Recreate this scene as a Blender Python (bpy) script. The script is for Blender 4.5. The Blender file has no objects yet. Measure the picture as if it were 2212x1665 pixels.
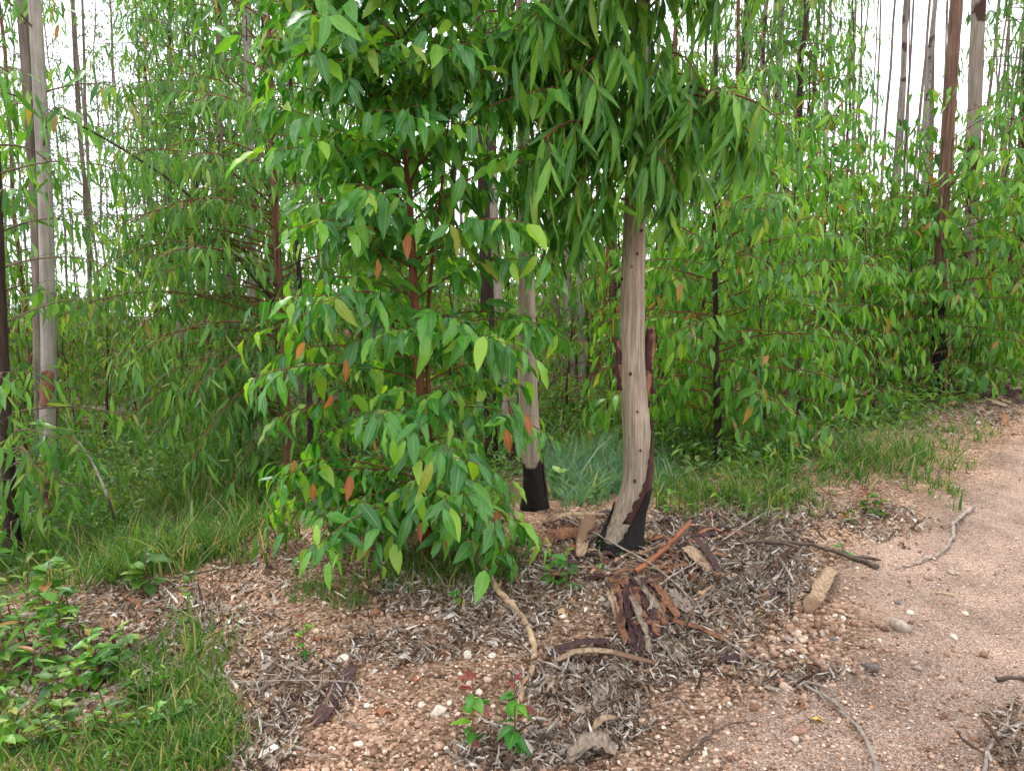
import bpy, math
import numpy as np
from mathutils import Matrix, Vector

SC = bpy.context.scene
COL = SC.collection
RAD = math.radians

# ------------------------------------------------------------------ camera, sky, sun, exposure
CAM_H, PITCH, HFOV = 1.55, RAD(6.5), RAD(68.0)
cam = bpy.data.cameras.new("camera")
cam.sensor_width = 36.0
cam.lens = 18.0 / math.tan(HFOV / 2)
cam.clip_start, cam.clip_end = 0.05, 2000.0
cam_o = bpy.data.objects.new("camera", cam)
cam_o.location = (0, 0, CAM_H)
cam_o.rotation_euler = (math.pi / 2 - PITCH, 0, 0)
COL.objects.link(cam_o)
SC.camera = cam_o

SUN_EL, SUN_AZ = RAD(62), RAD(-35)          # azimuth measured from +Y towards +X
world = bpy.data.worlds.new("World")
SC.world = world
world.use_nodes = True
wn, wl = world.node_tree.nodes, world.node_tree.links
wn.clear()
w_out = wn.new("ShaderNodeOutputWorld")
w_bg = wn.new("ShaderNodeBackground")
w_sky = wn.new("ShaderNodeTexSky")
w_sky.sky_type = 'NISHITA'
w_sky.sun_disc = False
w_sky.sun_elevation = SUN_EL
w_sky.sun_rotation = SUN_AZ
w_sky.air_density = 1.0
w_sky.dust_density = 2.0
w_tc = wn.new("ShaderNodeTexCoord")
w_noise = wn.new("ShaderNodeTexNoise")
w_noise.inputs['Scale'].default_value = 2.2
w_noise.inputs['Detail'].default_value = 5
w_ramp = wn.new("ShaderNodeMapRange")
w_ramp.inputs['From Min'].default_value = 0.30
w_ramp.inputs['From Max'].default_value = 0.62
w_ramp.inputs['To Min'].default_value = 0.72
w_ramp.inputs['To Max'].default_value = 0.97
w_mix = wn.new("ShaderNodeMixRGB")
w_mix.inputs['Color2'].default_value = (9.6, 9.9, 10.4, 1)      # even white cloud layer
w_bg.inputs['Strength'].default_value = 0.125
wl.new(w_tc.outputs['Generated'], w_noise.inputs['Vector'])
wl.new(w_noise.outputs['Fac'], w_ramp.inputs['Value'])
wl.new(w_ramp.outputs[0], w_mix.inputs['Fac'])
wl.new(w_sky.outputs['Color'], w_mix.inputs['Color1'])
wl.new(w_mix.outputs['Color'], w_bg.inputs['Color'])
wl.new(w_bg.outputs[0], w_out.inputs[0])

sun = bpy.data.lights.new("sun", 'SUN')
sun.energy = 1.5
sun.angle = RAD(15)
sun.color = (1.0, 0.96, 0.9)
sun_o = bpy.data.objects.new("sun", sun)
_sd = Vector((math.sin(SUN_AZ) * math.cos(SUN_EL), math.cos(SUN_AZ) * math.cos(SUN_EL), math.sin(SUN_EL)))
sun_o.rotation_euler = _sd.to_track_quat('Z', 'Y').to_euler()
COL.objects.link(sun_o)

SC.view_settings.view_transform = 'Standard'
SC.view_settings.look = 'None'
SC.view_settings.gamma = 1.0
SC.view_settings.exposure = 1.14
SC.view_settings.use_curve_mapping = False
SC.render.engine = 'CYCLES'
SC.cycles.use_denoising = True
try:
    SC.cycles.denoiser = 'OPENIMAGEDENOISE'
except Exception:
    pass
SC.cycles.max_bounces = 4
SC.cycles.diffuse_bounces = 2
SC.cycles.glossy_bounces = 1
SC.cycles.transmission_bounces = 3
SC.cycles.adaptive_threshold = 0.03
SC.cycles.transparent_max_bounces = 4

# ------------------------------------------------------------------ pixel -> place (pixels of a 2212-wide view)
FPX = 1106.0 / math.tan(HFOV / 2)
CP, SP = math.cos(PITCH), math.sin(PITCH)

def ray(px, py):
    a, b = (px - 1106.0) / FPX, (832.5 - py) / FPX
    return np.array([a, CP + b * SP, -SP + b * CP])

def at_depth(px, py, Y):
    r = ray(px, py)
    return np.array([0, 0, CAM_H]) + r * (Y / r[1])

def project(P):
    P = np.asarray(P, float) - np.array([0, 0, CAM_H])
    dep = P[:, 1] * CP - P[:, 2] * SP
    up = P[:, 1] * SP + P[:, 2] * CP
    d = np.where(dep > 0.05, dep, 0.05)
    return 1106 + FPX * P[:, 0] / d, 832.5 - FPX * up / d, dep

def sstep(a, b, x):
    t = np.clip((x - a) / (b - a), 0, 1)
    return t * t * (3 - 2 * t)

RX = np.array([-40, -6, -2.6, -1.6, 0.7, 2.0, 4.2, 7.0, 40.0])
RY = np.array([-20, 0.6, 3.3, 4.35, 4.75, 5.5, 7.2, 10.0, 40.0])

def ridge_d(x, y):
    return y - np.interp(x, RX, RY)

TY = np.array([-40, 1.0, 2.2, 2.9, 3.3, 4.3, 5.0, 5.8, 6.8, 9.0, 14.0, 60.0])
TX = np.array([-2.0, 0.05, 0.55, 1.05, 1.5, 2.05, 2.75, 3.6, 4.6, 6.6, 11.0, 50.0])

def track_d(x, y):
    return x - np.interp(y, TY, TX)

def terrain(x, y):
    x = np.asarray(x, float); y = np.asarray(y, float)
    d = ridge_d(x, y)
    yy = np.clip(y, 2, 60)
    rise = 0.05 * np.minimum(yy - 2, 12 + 0.15 * (yy - 14) * (yy > 14)) * sstep(-0.5, 5.0, x)
    berm = 0.17 * np.exp(-(d / 0.85) ** 2) * sstep(5, 2.5, x)
    drop = -0.30 * sstep(0.2, 3.0, d) * sstep(1.5, -2.0, x)
    left = -0.10 * sstep(-1.0, -3.0, x)
    far = -0.02 * np.maximum(0, y - 14) * sstep(4, -8, x)
    wob = 0.022 * np.sin(2.1 * x + 0.7 * y) * np.sin(1.7 * y - 0.6 * x + 1) + 0.012 * np.sin(5.3 * x + 2) * np.sin(4.7 * y + 0.5)
    fine = 0.006 * np.sin(17 * x + 3 * np.sin(5 * y)) * np.sin(19 * y + 2 * np.sin(7 * x)) * sstep(0.4, -0.4, track_d(x, y))
    rut = -0.03 * np.exp(-((track_d(x, y) - 0.9) / 0.35) ** 2)
    return rise + berm + drop + left + far + wob + fine + rut

def gp(px, py, lift=0.0):
    """ground point seen at a pixel"""
    r = ray(px, py)
    o = np.array([0, 0, CAM_H])
    ts = np.concatenate([np.arange(1.0, 15, 0.02), np.arange(15, 80, 0.2)])
    P = o + ts[:, None] * r
    h = P[:, 2] - terrain(P[:, 0], P[:, 1])
    i = np.argmax(h < 0)
    if h[i] >= 0:
        i = len(ts) - 1
    p = P[i].copy()
    p[2] = terrain(p[0], p[1]) + lift
    return p

def gp_many(px, py):
    px = np.asarray(px, float); py = np.asarray(py, float)
    a, b = (px - 1106.0) / FPX, (832.5 - py) / FPX
    R = np.stack([a, CP + b * SP, -SP + b * CP], 1)
    lo = np.full(len(px), 0.8); hi = np.full(len(px), -1.0)
    t = 0.8
    done = np.zeros(len(px), bool)
    while t < 45:
        t2 = t * 1.02 + 0.01
        P = R * t2
        below = (P[:, 2] + CAM_H < terrain(P[:, 0], P[:, 1])) & ~done
        lo[below] = t; hi[below] = t2
        done |= below
        t = t2
    T = np.where(done, (lo + hi) / 2, 45)
    for _ in range(8):
        m = (lo + hi) / 2
        P = R * m[:, None]
        below = P[:, 2] + CAM_H < terrain(P[:, 0], P[:, 1])
        hi = np.where(below, m, hi); lo = np.where(below, lo, m)
    P = R[done] * ((lo + hi) / 2)[done][:, None]
    P[:, 2] = terrain(P[:, 0], P[:, 1])
    return P

# ------------------------------------------------------------------ materials
def new_mat(name):
    m = bpy.data.materials.new(name)
    m.use_nodes = True
    nt = m.node_tree
    nt.nodes.clear()
    out = nt.nodes.new("ShaderNodeOutputMaterial")
    return m, nt, nt.nodes, nt.links, out

def ramp(nodes, stops, interp='LINEAR'):
    r = nodes.new("ShaderNodeValToRGB")
    r.color_ramp.interpolation = interp
    el = r.color_ramp.elements
    while len(el) < len(stops):
        el.new(0.5)
    for e, (p, c) in zip(el, stops):
        e.position = p
        e.color = (*c, 1)
    return r

def rand_value(nodes, links):
    oi = nodes.new("ShaderNodeObjectInfo")
    ge = nodes.new("ShaderNodeNewGeometry")
    ad = nodes.new("ShaderNodeMath"); ad.operation = 'ADD'
    fr = nodes.new("ShaderNodeMath"); fr.operation = 'FRACT'
    links.new(oi.outputs['Random'], ad.inputs[0])
    links.new(ge.outputs['Random Per Island'], ad.inputs[1])
    links.new(ad.outputs[0], fr.inputs[0])
    return fr

def leaf_material(name, stops, vein=True, rough=0.42, trans=0.36, spec=0.34, tint=(1.25, 1.2, 0.45)):
    m, nt, N, L, out = new_mat(name)
    rv = rand_value(N, L)
    cr = ramp(N, stops)
    L.new(rv.outputs[0], cr.inputs[0])
    col = cr.outputs[0]
    tc = N.new("ShaderNodeTexCoord")
    no = N.new("ShaderNodeTexNoise"); no.inputs['Scale'].default_value = 9.0; no.inputs['Detail'].default_value = 2
    L.new(tc.outputs['UV'], no.inputs['Vector'])
    hv = N.new("ShaderNodeHueSaturation")
    mr = N.new("ShaderNodeMapRange"); mr.inputs['To Min'].default_value = 0.78; mr.inputs['To Max'].default_value = 1.25
    L.new(no.outputs['Fac'], mr.inputs['Value']); L.new(mr.outputs[0], hv.inputs['Value']); L.new(col, hv.inputs['Color'])
    col = hv.outputs[0]
    if vein:
        sx = N.new("ShaderNodeSeparateXYZ"); L.new(tc.outputs['UV'], sx.inputs[0])
        s1 = N.new("ShaderNodeMath"); s1.operation = 'SUBTRACT'; s1.inputs[1].default_value = 0.5; L.new(sx.outputs[0], s1.inputs[0])
        ab = N.new("ShaderNodeMath"); ab.operation = 'ABSOLUTE'; L.new(s1.outputs[0], ab.inputs[0])
        lt = N.new("ShaderNodeMath"); lt.operation = 'LESS_THAN'; lt.inputs[1].default_value = 0.035; L.new(ab.outputs[0], lt.inputs[0])
        vm = N.new("ShaderNodeMixRGB"); vm.blend_type = 'MIX'; vm.inputs['Color2'].default_value = (0.30, 0.36, 0.13, 1)
        k = N.new("ShaderNodeMath"); k.operation = 'MULTIPLY'; k.inputs[1].default_value = 0.55; L.new(lt.outputs[0], k.inputs[0])
        L.new(k.outputs[0], vm.inputs['Fac']); L.new(col, vm.inputs['Color1'])
        col = vm.outputs[0]
    p = N.new("ShaderNodeBsdfPrincipled")
    p.inputs['Roughness'].default_value = rough
    p.inputs['Specular IOR Level'].default_value = spec
    L.new(col, p.inputs['Base Color'])
    tl = N.new("ShaderNodeBsdfTranslucent")
    mx = N.new("ShaderNodeMixRGB"); mx.blend_type = 'MULTIPLY'; mx.inputs['Fac'].default_value = 1
    mx.inputs['Color2'].default_value = (*[t * 1.5 for t in tint], 1)
    L.new(col, mx.inputs['Color1']); L.new(mx.outputs[0], tl.inputs['Color'])
    ms = N.new("ShaderNodeMixShader"); ms.inputs[0].default_value = trans
    L.new(p.outputs[0], ms.inputs[1]); L.new(tl.outputs[0], ms.inputs[2])
    L.new(ms.outputs[0], out.inputs[0])
    return m

def bark_material(name, c_light, c_dark, char=0.0, streak=(38, 38, 2.6), rough=0.85, bump=0.5, char_col=(0.012, 0.009, 0.008), patch=None, patch_amt=0.0):
    m, nt, N, L, out = new_mat(name)
    tc = N.new("ShaderNodeTexCoord")
    oi = N.new("ShaderNodeObjectInfo")
    ofs = N.new("ShaderNodeVectorMath"); ofs.operation = 'ADD'
    sc = N.new("ShaderNodeVectorMath"); sc.operation = 'SCALE'; sc.inputs[3].default_value = 7.0
    cmb = N.new("ShaderNodeCombineXYZ")
    L.new(oi.outputs['Random'], cmb.inputs[0]); L.new(oi.outputs['Random'], cmb.inputs[1])
    L.new(cmb.outputs[0], sc.inputs[0]); L.new(tc.outputs['Object'], ofs.inputs[0]); L.new(sc.outputs[0], ofs.inputs[1])
    mp = N.new("ShaderNodeMapping"); mp.inputs['Scale'].default_value = streak
    L.new(ofs.outputs[0], mp.inputs['Vector'])
    n1 = N.new("ShaderNodeTexNoise"); n1.inputs['Scale'].default_value = 1.0; n1.inputs['Detail'].default_value = 6; n1.inputs['Roughness'].default_value = 0.65
    L.new(mp.outputs[0], n1.inputs['Vector'])
    cr = ramp(N, [(0.30, c_dark), (0.48, tuple(0.5 * (a + b) for a, b in zip(c_light, c_dark))), (0.62, c_light)])
    L.new(n1.outputs['Fac'], cr.inputs[0])
    col = cr.outputs[0]
    n2 = N.new("ShaderNodeTexNoise"); n2.inputs['Scale'].default_value = 3.2; n2.inputs['Detail'].default_value = 4
    L.new(ofs.outputs[0], n2.inputs['Vector'])
    if patch is not None:
        pr = N.new("ShaderNodeMapRange"); pr.inputs['From Min'].default_value = 0.62 - patch_amt; pr.inputs['From Max'].default_value = 0.66 - patch_amt
        L.new(n2.outputs['Fac'], pr.inputs['Value'])
        pm = N.new("ShaderNodeMixRGB"); pm.inputs['Color2'].default_value = (*patch, 1)
        L.new(pr.outputs[0], pm.inputs['Fac']); L.new(col, pm.inputs['Color1'])
        col = pm.outputs[0]
    else:
        hs = N.new("ShaderNodeHueSaturation")
        mr = N.new("ShaderNodeMapRange"); mr.inputs['From Min'].default_value = 0.3; mr.inputs['From Max'].default_value = 0.7
        mr.inputs['To Min'].default_value = 0.75; mr.inputs['To Max'].default_value = 1.2
        L.new(n2.outputs['Fac'], mr.inputs['Value']); L.new(mr.outputs[0], hs.inputs['Value']); L.new(col, hs.inputs['Color'])
        col = hs.outputs[0]
    if char > 0:
        sx = N.new("ShaderNodeSeparateXYZ"); L.new(tc.outputs['Object'], sx.inputs[0])
        n3 = N.new("ShaderNodeTexNoise"); n3.inputs['Scale'].default_value = 6.0; n3.inputs['Detail'].default_value = 5
        L.new(ofs.outputs[0], n3.inputs['Vector'])
        mu = N.new("ShaderNodeMath"); mu.operation = 'MULTIPLY_ADD'; mu.inputs[1].default_value = -1.4 * char; mu.inputs[2].default_value = 0.7 * char
        L.new(n3.outputs['Fac'], mu.inputs[0])
        ad = N.new("ShaderNodeMath"); ad.operation = 'ADD'; L.new(sx.outputs[2], ad.inputs[0]); L.new(mu.outputs[0], ad.inputs[1])
        mr2 = N.new("ShaderNodeMapRange"); mr2.inputs['From Min'].default_value = char * 0.94; mr2.inputs['From Max'].default_value = char * 1.04
        L.new(ad.outputs[0], mr2.inputs['Value'])
        cm = N.new("ShaderNodeMixRGB"); cm.inputs['Color1'].default_value = (*char_col, 1)
        L.new(mr2.outputs[0], cm.inputs['Fac']); L.new(col, cm.inputs['Color2'])
        col = cm.outputs[0]
    p = N.new("ShaderNodeBsdfPrincipled")
    p.inputs['Roughness'].default_value = rough
    p.inputs['Specular IOR Level'].default_value = 0.25
    L.new(col, p.inputs['Base Color'])
    b = N.new("ShaderNodeBump"); b.inputs['Strength'].default_value = bump; b.inputs['Distance'].default_value = 0.01
    L.new(n1.outputs['Fac'], b.inputs['Height']); L.new(b.outputs[0], p.inputs['Normal'])
    L.new(p.outputs[0], out.inputs[0])
    return m

def simple_random_material(name, stops, rough=0.9, noise_scale=60.0, amt=0.35, spec=0.2, trans=0.0):
    m, nt, N, L, out = new_mat(name)
    rv = rand_value(N, L)
    cr = ramp(N, stops); L.new(rv.outputs[0], cr.inputs[0])
    tc = N.new("ShaderNodeTexCoord")
    no = N.new("ShaderNodeTexNoise"); no.inputs['Scale'].default_value = noise_scale; no.inputs['Detail'].default_value = 4
    L.new(tc.outputs['Object'], no.inputs['Vector'])
    hs = N.new("ShaderNodeHueSaturation")
    mr = N.new("ShaderNodeMapRange"); mr.inputs['From Min'].default_value = 0.3; mr.inputs['From Max'].default_value = 0.7
    mr.inputs['To Min'].default_value = 1 - amt; mr.inputs['To Max'].default_value = 1 + amt
    L.new(no.outputs['Fac'], mr.inputs['Value']); L.new(mr.outputs[0], hs.inputs['Value']); L.new(cr.outputs[0], hs.inputs['Color'])
    p = N.new("ShaderNodeBsdfPrincipled")
    p.inputs['Roughness'].default_value = rough; p.inputs['Specular IOR Level'].default_value = spec
    L.new(hs.outputs[0], p.inputs['Base Color'])
    bp = N.new("ShaderNodeBump"); bp.inputs['Strength'].default_value = 0.35; bp.inputs['Distance'].default_value = 0.004
    L.new(no.outputs['Fac'], bp.inputs['Height']); L.new(bp.outputs[0], p.inputs['Normal'])
    if trans > 0:
        tl = N.new("ShaderNodeBsdfTranslucent"); L.new(hs.outputs[0], tl.inputs['Color'])
        ms = N.new("ShaderNodeMixShader"); ms.inputs[0].default_value = trans
        L.new(p.outputs[0], ms.inputs[1]); L.new(tl.outputs[0], ms.inputs[2]); L.new(ms.outputs[0], out.inputs[0])
    else:
        L.new(p.outputs[0], out.inputs[0])
    return m

def ground_material():
    m, nt, N, L, out = new_mat("gravelly_soil")
    tc = N.new("ShaderNodeTexCoord")
    at = N.new("ShaderNodeAttribute"); at.attribute_name = "zone"      # r: track, g: leaf mould, b: spare
    sp = N.new("ShaderNodeSeparateColor"); L.new(at.outputs['Color'], sp.inputs[0])
    vo = N.new("ShaderNodeTexVoronoi"); vo.inputs['Scale'].default_value = 70
    vo2 = N.new("ShaderNodeTexVoronoi"); vo2.inputs['Scale'].default_value = 190
    no = N.new("ShaderNodeTexNoise"); no.inputs['Scale'].default_value = 3.0; no.inputs['Detail'].default_value = 8
    no2 = N.new("ShaderNodeTexNoise"); no2.inputs['Scale'].default_value = 34; no2.inputs['Detail'].default_value = 6
    for x in (vo, vo2, no, no2):
        L.new(tc.outputs['Object'], x.inputs['Vector'])
    bank = ramp(N, [(0.0, (0.08, 0.043, 0.026)), (0.35, (0.19, 0.108, 0.064)), (0.7, (0.30, 0.182, 0.116)), (1.0, (0.44, 0.31, 0.22))])
    trk = ramp(N, [(0.0, (0.12, 0.073, 0.052)), (0.4, (0.25, 0.165, 0.122)), (0.75, (0.335, 0.232, 0.178)), (1.0, (0.46, 0.345, 0.275))])
    mould = ramp(N, [(0.0, (0.045, 0.03, 0.02)), (0.5, (0.10, 0.068, 0.045)), (1.0, (0.19, 0.135, 0.09))])
    s1 = N.new("ShaderNodeSeparateColor"); L.new(vo.outputs['Color'], s1.inputs[0])
    s2 = N.new("ShaderNodeSeparateColor"); L.new(vo2.outputs['Color'], s2.inputs[0])
    L.new(s1.outputs[0], bank.inputs[0]); L.new(s2.outputs[0], trk.inputs[0]); L.new(no2.outputs['Fac'], mould.inputs[0])
    m1 = N.new("ShaderNodeMixRGB"); L.new(sp.outputs[0], m1.inputs['Fac']); L.new(bank.outputs[0], m1.inputs['Color1']); L.new(trk.outputs[0], m1.inputs['Color2'])
    m2 = N.new("ShaderNodeMixRGB"); L.new(sp.outputs[1], m2.inputs['Fac']); L.new(m1.outputs[0], m2.inputs['Color1']); L.new(mould.outputs[0], m2.inputs['Color2'])
    hs = N.new("ShaderNodeHueSaturation")
    mr = N.new("ShaderNodeMapRange"); mr.inputs['From Min'].default_value = 0.3; mr.inputs['From Max'].default_value = 0.7
    mr.inputs['To Min'].default_value = 0.66; mr.inputs['To Max'].default_value = 1.22
    L.new(no.outputs['Fac'], mr.inputs['Value']); L.new(mr.outputs[0], hs.inputs['Value']); L.new(m2.outputs[0], hs.inputs['Color'])
    p = N.new("ShaderNodeBsdfPrincipled"); p.inputs['Roughness'].default_value = 0.95; p.inputs['Specular IOR Level'].default_value = 0.15
    L.new(hs.outputs[0], p.inputs['Base Color'])
    ad = N.new("ShaderNodeMath"); ad.operation = 'MULTIPLY_ADD'; ad.inputs[1].default_value = -0.9
    L.new(vo.outputs['Distance'], ad.inputs[0]); L.new(no2.outputs['Fac'], ad.inputs[2])
    b = N.new("ShaderNodeBump"); b.inputs['Strength'].default_value = 0.8; b.inputs['Distance'].default_value = 0.012
    L.new(ad.outputs[0], b.inputs['Height']); L.new(b.outputs[0], p.inputs['Normal'])
    L.new(p.outputs[0], out.inputs[0])
    return m

G = lambda r, g, b: (r, g, b)
M = {}
M['leaf_broad'] = leaf_material('leaf_broad', [(0.0, G(0.026, 0.130, 0.020)), (0.35, G(0.050, 0.195, 0.027)), (0.62, G(0.080, 0.260, 0.031)), (0.82, G(0.141, 0.338, 0.029)), (1.0, G(0.248, 0.416, 0.027))], rough=0.34, spec=.5)
M['leaf_yellow'] = leaf_material('leaf_yellow', [(0.0, G(.14, .26, .03)), (0.6, G(.20, .30, .035)), (1.0, G(.28, .26, .04))], rough=0.42)
M['leaf_orange'] = leaf_material('leaf_orange', [(0.0, G(.36, .13, .045)), (0.5, G(.33, .095, .035)), (1.0, G(.40, .18, .06))], rough=0.5)
M['leaf_lance'] = leaf_material('leaf_lance', [(0.0, G(0.026, 0.110, 0.012)), (0.35, G(0.047, 0.168, 0.017)), (0.7, G(0.102, 0.260, 0.024)), (0.93, G(0.153, 0.338, 0.032)), (1.0, G(0.235, 0.325, 0.050))], rough=0.38)
M['leaf_grey'] = leaf_material('leaf_grey', [(0.0, G(0.037, 0.117, 0.020)), (0.4, G(0.073, 0.188, 0.031)), (0.75, G(0.112, 0.273, 0.043)), (0.95, G(0.200, 0.325, 0.059)), (1.0, G(0.295, 0.200, 0.059))], vein=False, rough=0.34)
M['leaf_fresh'] = leaf_material('leaf_fresh', [(0.0, G(0.032, 0.123, 0.013)), (0.35, G(0.065, 0.201, 0.022)), (0.75, G(0.131, 0.298, 0.031)), (0.965, G(0.200, 0.351, 0.041)), (0.98, G(0.306, 0.190, 0.054)), (1.0, G(0.306, 0.130, 0.045))], vein=False, rough=0.36)
M['leaf_under'] = leaf_material('leaf_under', [(0.0, G(0.028, 0.088, 0.015)), (0.45, G(0.062, 0.154, 0.024)), (0.85, G(0.131, 0.237, 0.033)), (1.0, G(0.202, 0.253, 0.050))], vein=False, rough=0.42)
M['leaf_far'] = leaf_material('leaf_far', [(0.0, G(.040, .10, .032)), (0.5, G(.065, .145, .046)), (0.9, G(.10, .18, .058)), (1.0, G(.20, .19, .08))], vein=False, rough=0.45)
M['grass'] = leaf_material('grass', [(0.0, G(.030, .090, .015)), (0.45, G(.060, .150, .024)), (0.78, G(.11, .205, .034)), (0.88, G(.22, .21, .075)), (1.0, G(.38, .30, .16))], vein=False, rough=0.5)
M['grass_blue'] = leaf_material('grass_blue', [(0.0, G(.065, .155, .090)), (0.6, G(.095, .195, .115)), (0.92, G(.14, .23, .13)), (1.0, G(.30, .28, .16))], vein=False, rough=0.5)
M['leaf_red'] = leaf_material('leaf_red', [(0.0, G(.20, .035, .04)), (1.0, G(.26, .07, .06))], rough=0.4, tint=(1.2, .7, .6))
M['trunk_main'] = bark_material('trunk_main', G(.40, .315, .235), G(.16, .115, .08), streak=(75, 75, 3.4), bump=0.9)
M['trunk_char'] = bark_material('trunk_char', G(.40, .315, .24), G(.19, .145, .11), char=0.32, bump=0.6, patch=G(.06, .026, .02), patch_amt=-0.06)
M['trunk_grey'] = bark_material('trunk_grey', G(.36, .315, .265), G(.19, .165, .14), bump=0.4)
M['trunk_brown'] = bark_material('trunk_brown', G(.26, .125, .07), G(.055, .024, .016), streak=(46, 46, 2.0), bump=0.9)
M['trunk_dark'] = bark_material('trunk_dark', G(.060, .034, .026), G(.014, .009, .008), bump=0.8)
M['trunk_half'] = bark_material('trunk_half', G(.31, .255, .21), G(.16, .12, .095), bump=0.6, patch=G(.055, .027, .02), patch_amt=0.10)
M['trunk_darkbase'] = bark_material('trunk_darkbase', G(.19, .105, .07), G(.045, .024, .017), char=1.25, streak=(46, 46, 2.0), bump=0.9)
M['trunk_far'] = bark_material('trunk_far', G(.30, .25, .215), G(.12, .095, .08), streak=(24, 24, 1.2), bump=0.2, patch=G(.075, .042, .033), patch_amt=0.07)
M['trunk_pole'] = bark_material('trunk_pole', G(.20, .155, .125), G(.07, .05, .042), streak=(24, 24, 1.2), bump=0.2)
M['stem_red'] = bark_material('stem_red', G(.26, .085, .045), G(.055, .020, .014), streak=(60, 60, 4), bump=0.8)
M['twig_red'] = bark_material('twig_red', G(.20, .075, .045), G(.09, .03, .02), bump=0.2)
M['twig_grey'] = bark_material('twig_grey', G(.20, .14, .10), G(.07, .045, .035), bump=0.2)
M['bark_maroon'] = bark_material('bark_maroon', G(.075, .030, .024), G(.032, .013, .011), streak=(30, 30, 8), bump=0.5)
M['char'] = bark_material('char', G(.014, .010, .009), G(.006, .005, .005), streak=(40, 40, 10), bump=0.8)
M['bark_red'] = bark_material('bark_red', G(.30, .135, .07), G(.10, .042, .026), streak=(60, 60, 14), bump=1.0, patch=G(.075, .035, .028), patch_amt=.06)
M['bark_tan'] = bark_material('bark_tan', G(.43, .30, .19), G(.17, .10, .06), streak=(70, 30, 30), bump=1.0, patch=G(.20, .115, .07), patch_amt=.08)
M['bark_grey'] = bark_material('bark_grey', G(.33, .25, .19), G(.12, .085, .06), streak=(70, 30, 30), bump=1.0, patch=G(.14, .085, .06), patch_amt=.05)
M['bark_purple'] = bark_material('bark_purple', G(.085, .042, .042), G(.03, .015, .015), streak=(50, 50, 20), bump=.9, patch=G(.20, .095, .05), patch_amt=.0)
M['stick_pale'] = bark_material('stick_pale', G(.50, .34, .20), G(.24, .145, .085), streak=(25, 25, 25), bump=0.5)
M['stick_dark'] = bark_material('stick_dark', G(.13, .09, .07), G(.04, .028, .022), streak=(25, 25, 25), bump=0.6)
M['stick_grey'] = bark_material('stick_grey', G(.34, .28, .23), G(.15, .115, .09), streak=(25, 25, 25), bump=0.5)
M['stick_red'] = bark_material('stick_red', G(.34, .12, .06), G(.16, .05, .03), streak=(25, 25, 25), bump=0.5)
M['gravel'] = simple_random_material('gravel', [(0.0, G(.12, .063, .040)), (0.25, G(.26, .145, .090)), (0.55, G(.38, .232, .155)), (0.8, G(.47, .315, .225)), (0.95, G(.57, .44, .335)), (1.0, G(.70, .62, .52))])
M['stone_grey'] = simple_random_material('stone_grey', [(0, G(.30, .235, .19)), (1, G(.34, .27, .215))], noise_scale=2.5)
M['stone_dark'] = simple_random_material('stone_dark', [(0, G(.13, .105, .095)), (1, G(.15, .12, .11))], noise_scale=2.5)
M['stone_white'] = simple_random_material('stone_white', [(0, G(.52, .44, .35)), (1, G(.62, .54, .45))], noise_scale=1.8, amt=0.35)
M['stone_red'] = simple_random_material('stone_red', [(0, G(.27, .15, .105)), (1, G(.33, .19, .135))], noise_scale=2.5)
M['litter'] = simple_random_material('litter', [(0.0, G(.055, .036, .026)), (0.22, G(.13, .08, .052)), (0.42, G(.27, .17, .11)), (0.6, G(.34, .27, .21)), (0.85, G(.50, .43, .365)), (1.0, G(.66, .60, .53))], noise_scale=40, trans=0.10)
M['dry_tan'] = simple_random_material('dry_tan', [(0, G(.44, .27, .15)), (1, G(.56, .37, .21))], noise_scale=30, trans=0.15)
M['dry_brown'] = simple_random_material('dry_brown', [(0, G(.24, .105, .055)), (1, G(.33, .16, .085))], noise_scale=30, trans=0.15)
M['dry_orange'] = simple_random_material('dry_orange', [(0, G(.50, .17, .075)), (1, G(.58, .22, .10))], noise_scale=30, trans=0.15)
M['dry_yellow'] = simple_random_material('dry_yellow', [(0, G(.72, .47, .07)), (1, G(.74, .50, .08))], noise_scale=30, trans=0.15)
M['dry_grey'] = simple_random_material('dry_grey', [(0, G(.36, .29, .225)), (1, G(.48, .40, .33))], noise_scale=30, trans=0.12)
M['ground'] = ground_material()

# ------------------------------------------------------------------ mesh helpers
def make_mesh(name, verts, faces, mat, uvs=None, smooth=True):
    """verts (n,3); faces list of int arrays (k,3) or (k,4)"""
    me = bpy.data.meshes.new(name)
    verts = np.asarray(verts, np.float32)
    faces = [np.asarray(f, np.int32) for f in faces if len(f)]
    me.vertices.add(len(verts))
    me.vertices.foreach_set("co", verts.ravel())
    loops = np.concatenate([f.ravel() for f in faces])
    tot = np.concatenate([np.full(len(f), f.shape[1], np.int32) for f in faces])
    start = np.concatenate([[0], np.cumsum(tot)[:-1]]).astype(np.int32)
    me.loops.add(len(loops)); me.loops.foreach_set("vertex_index", loops)
    me.polygons.add(len(tot))
    me.polygons.foreach_set("loop_start", start); me.polygons.foreach_set("loop_total", tot)
    if smooth:
        me.polygons.foreach_set("use_smooth", np.ones(len(tot), bool))
    me.update(calc_edges=True)
    if uvs is not None:
        uv = me.uv_layers.new(name="UVMap")
        uv.data.foreach_set("uv", np.asarray(uvs, np.float32)[loops].ravel())
    me.materials.append(mat)
    return me

def link(name, me, parent=None, loc=None):
    o = bpy.data.objects.new(name, me)
    COL.objects.link(o)
    if parent is not None:
        o.parent = parent
    if loc is not None:
        o.location = loc
    return o

def tag(o, label=None, cat=None, group=None, kind=None):
    if label: o['label'] = label
    if cat: o['category'] = cat
    if group: o['group'] = group
    if kind: o['kind'] = kind
    return o

def empty(name, loc):
    o = bpy.data.objects.new(name, None)
    o.empty_display_size = 0.2
    COL.objects.link(o)
    o.location = loc
    return o

def nrm(v):
    return v / np.maximum(np.linalg.norm(v, axis=-1, keepdims=True), 1e-9)

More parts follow.
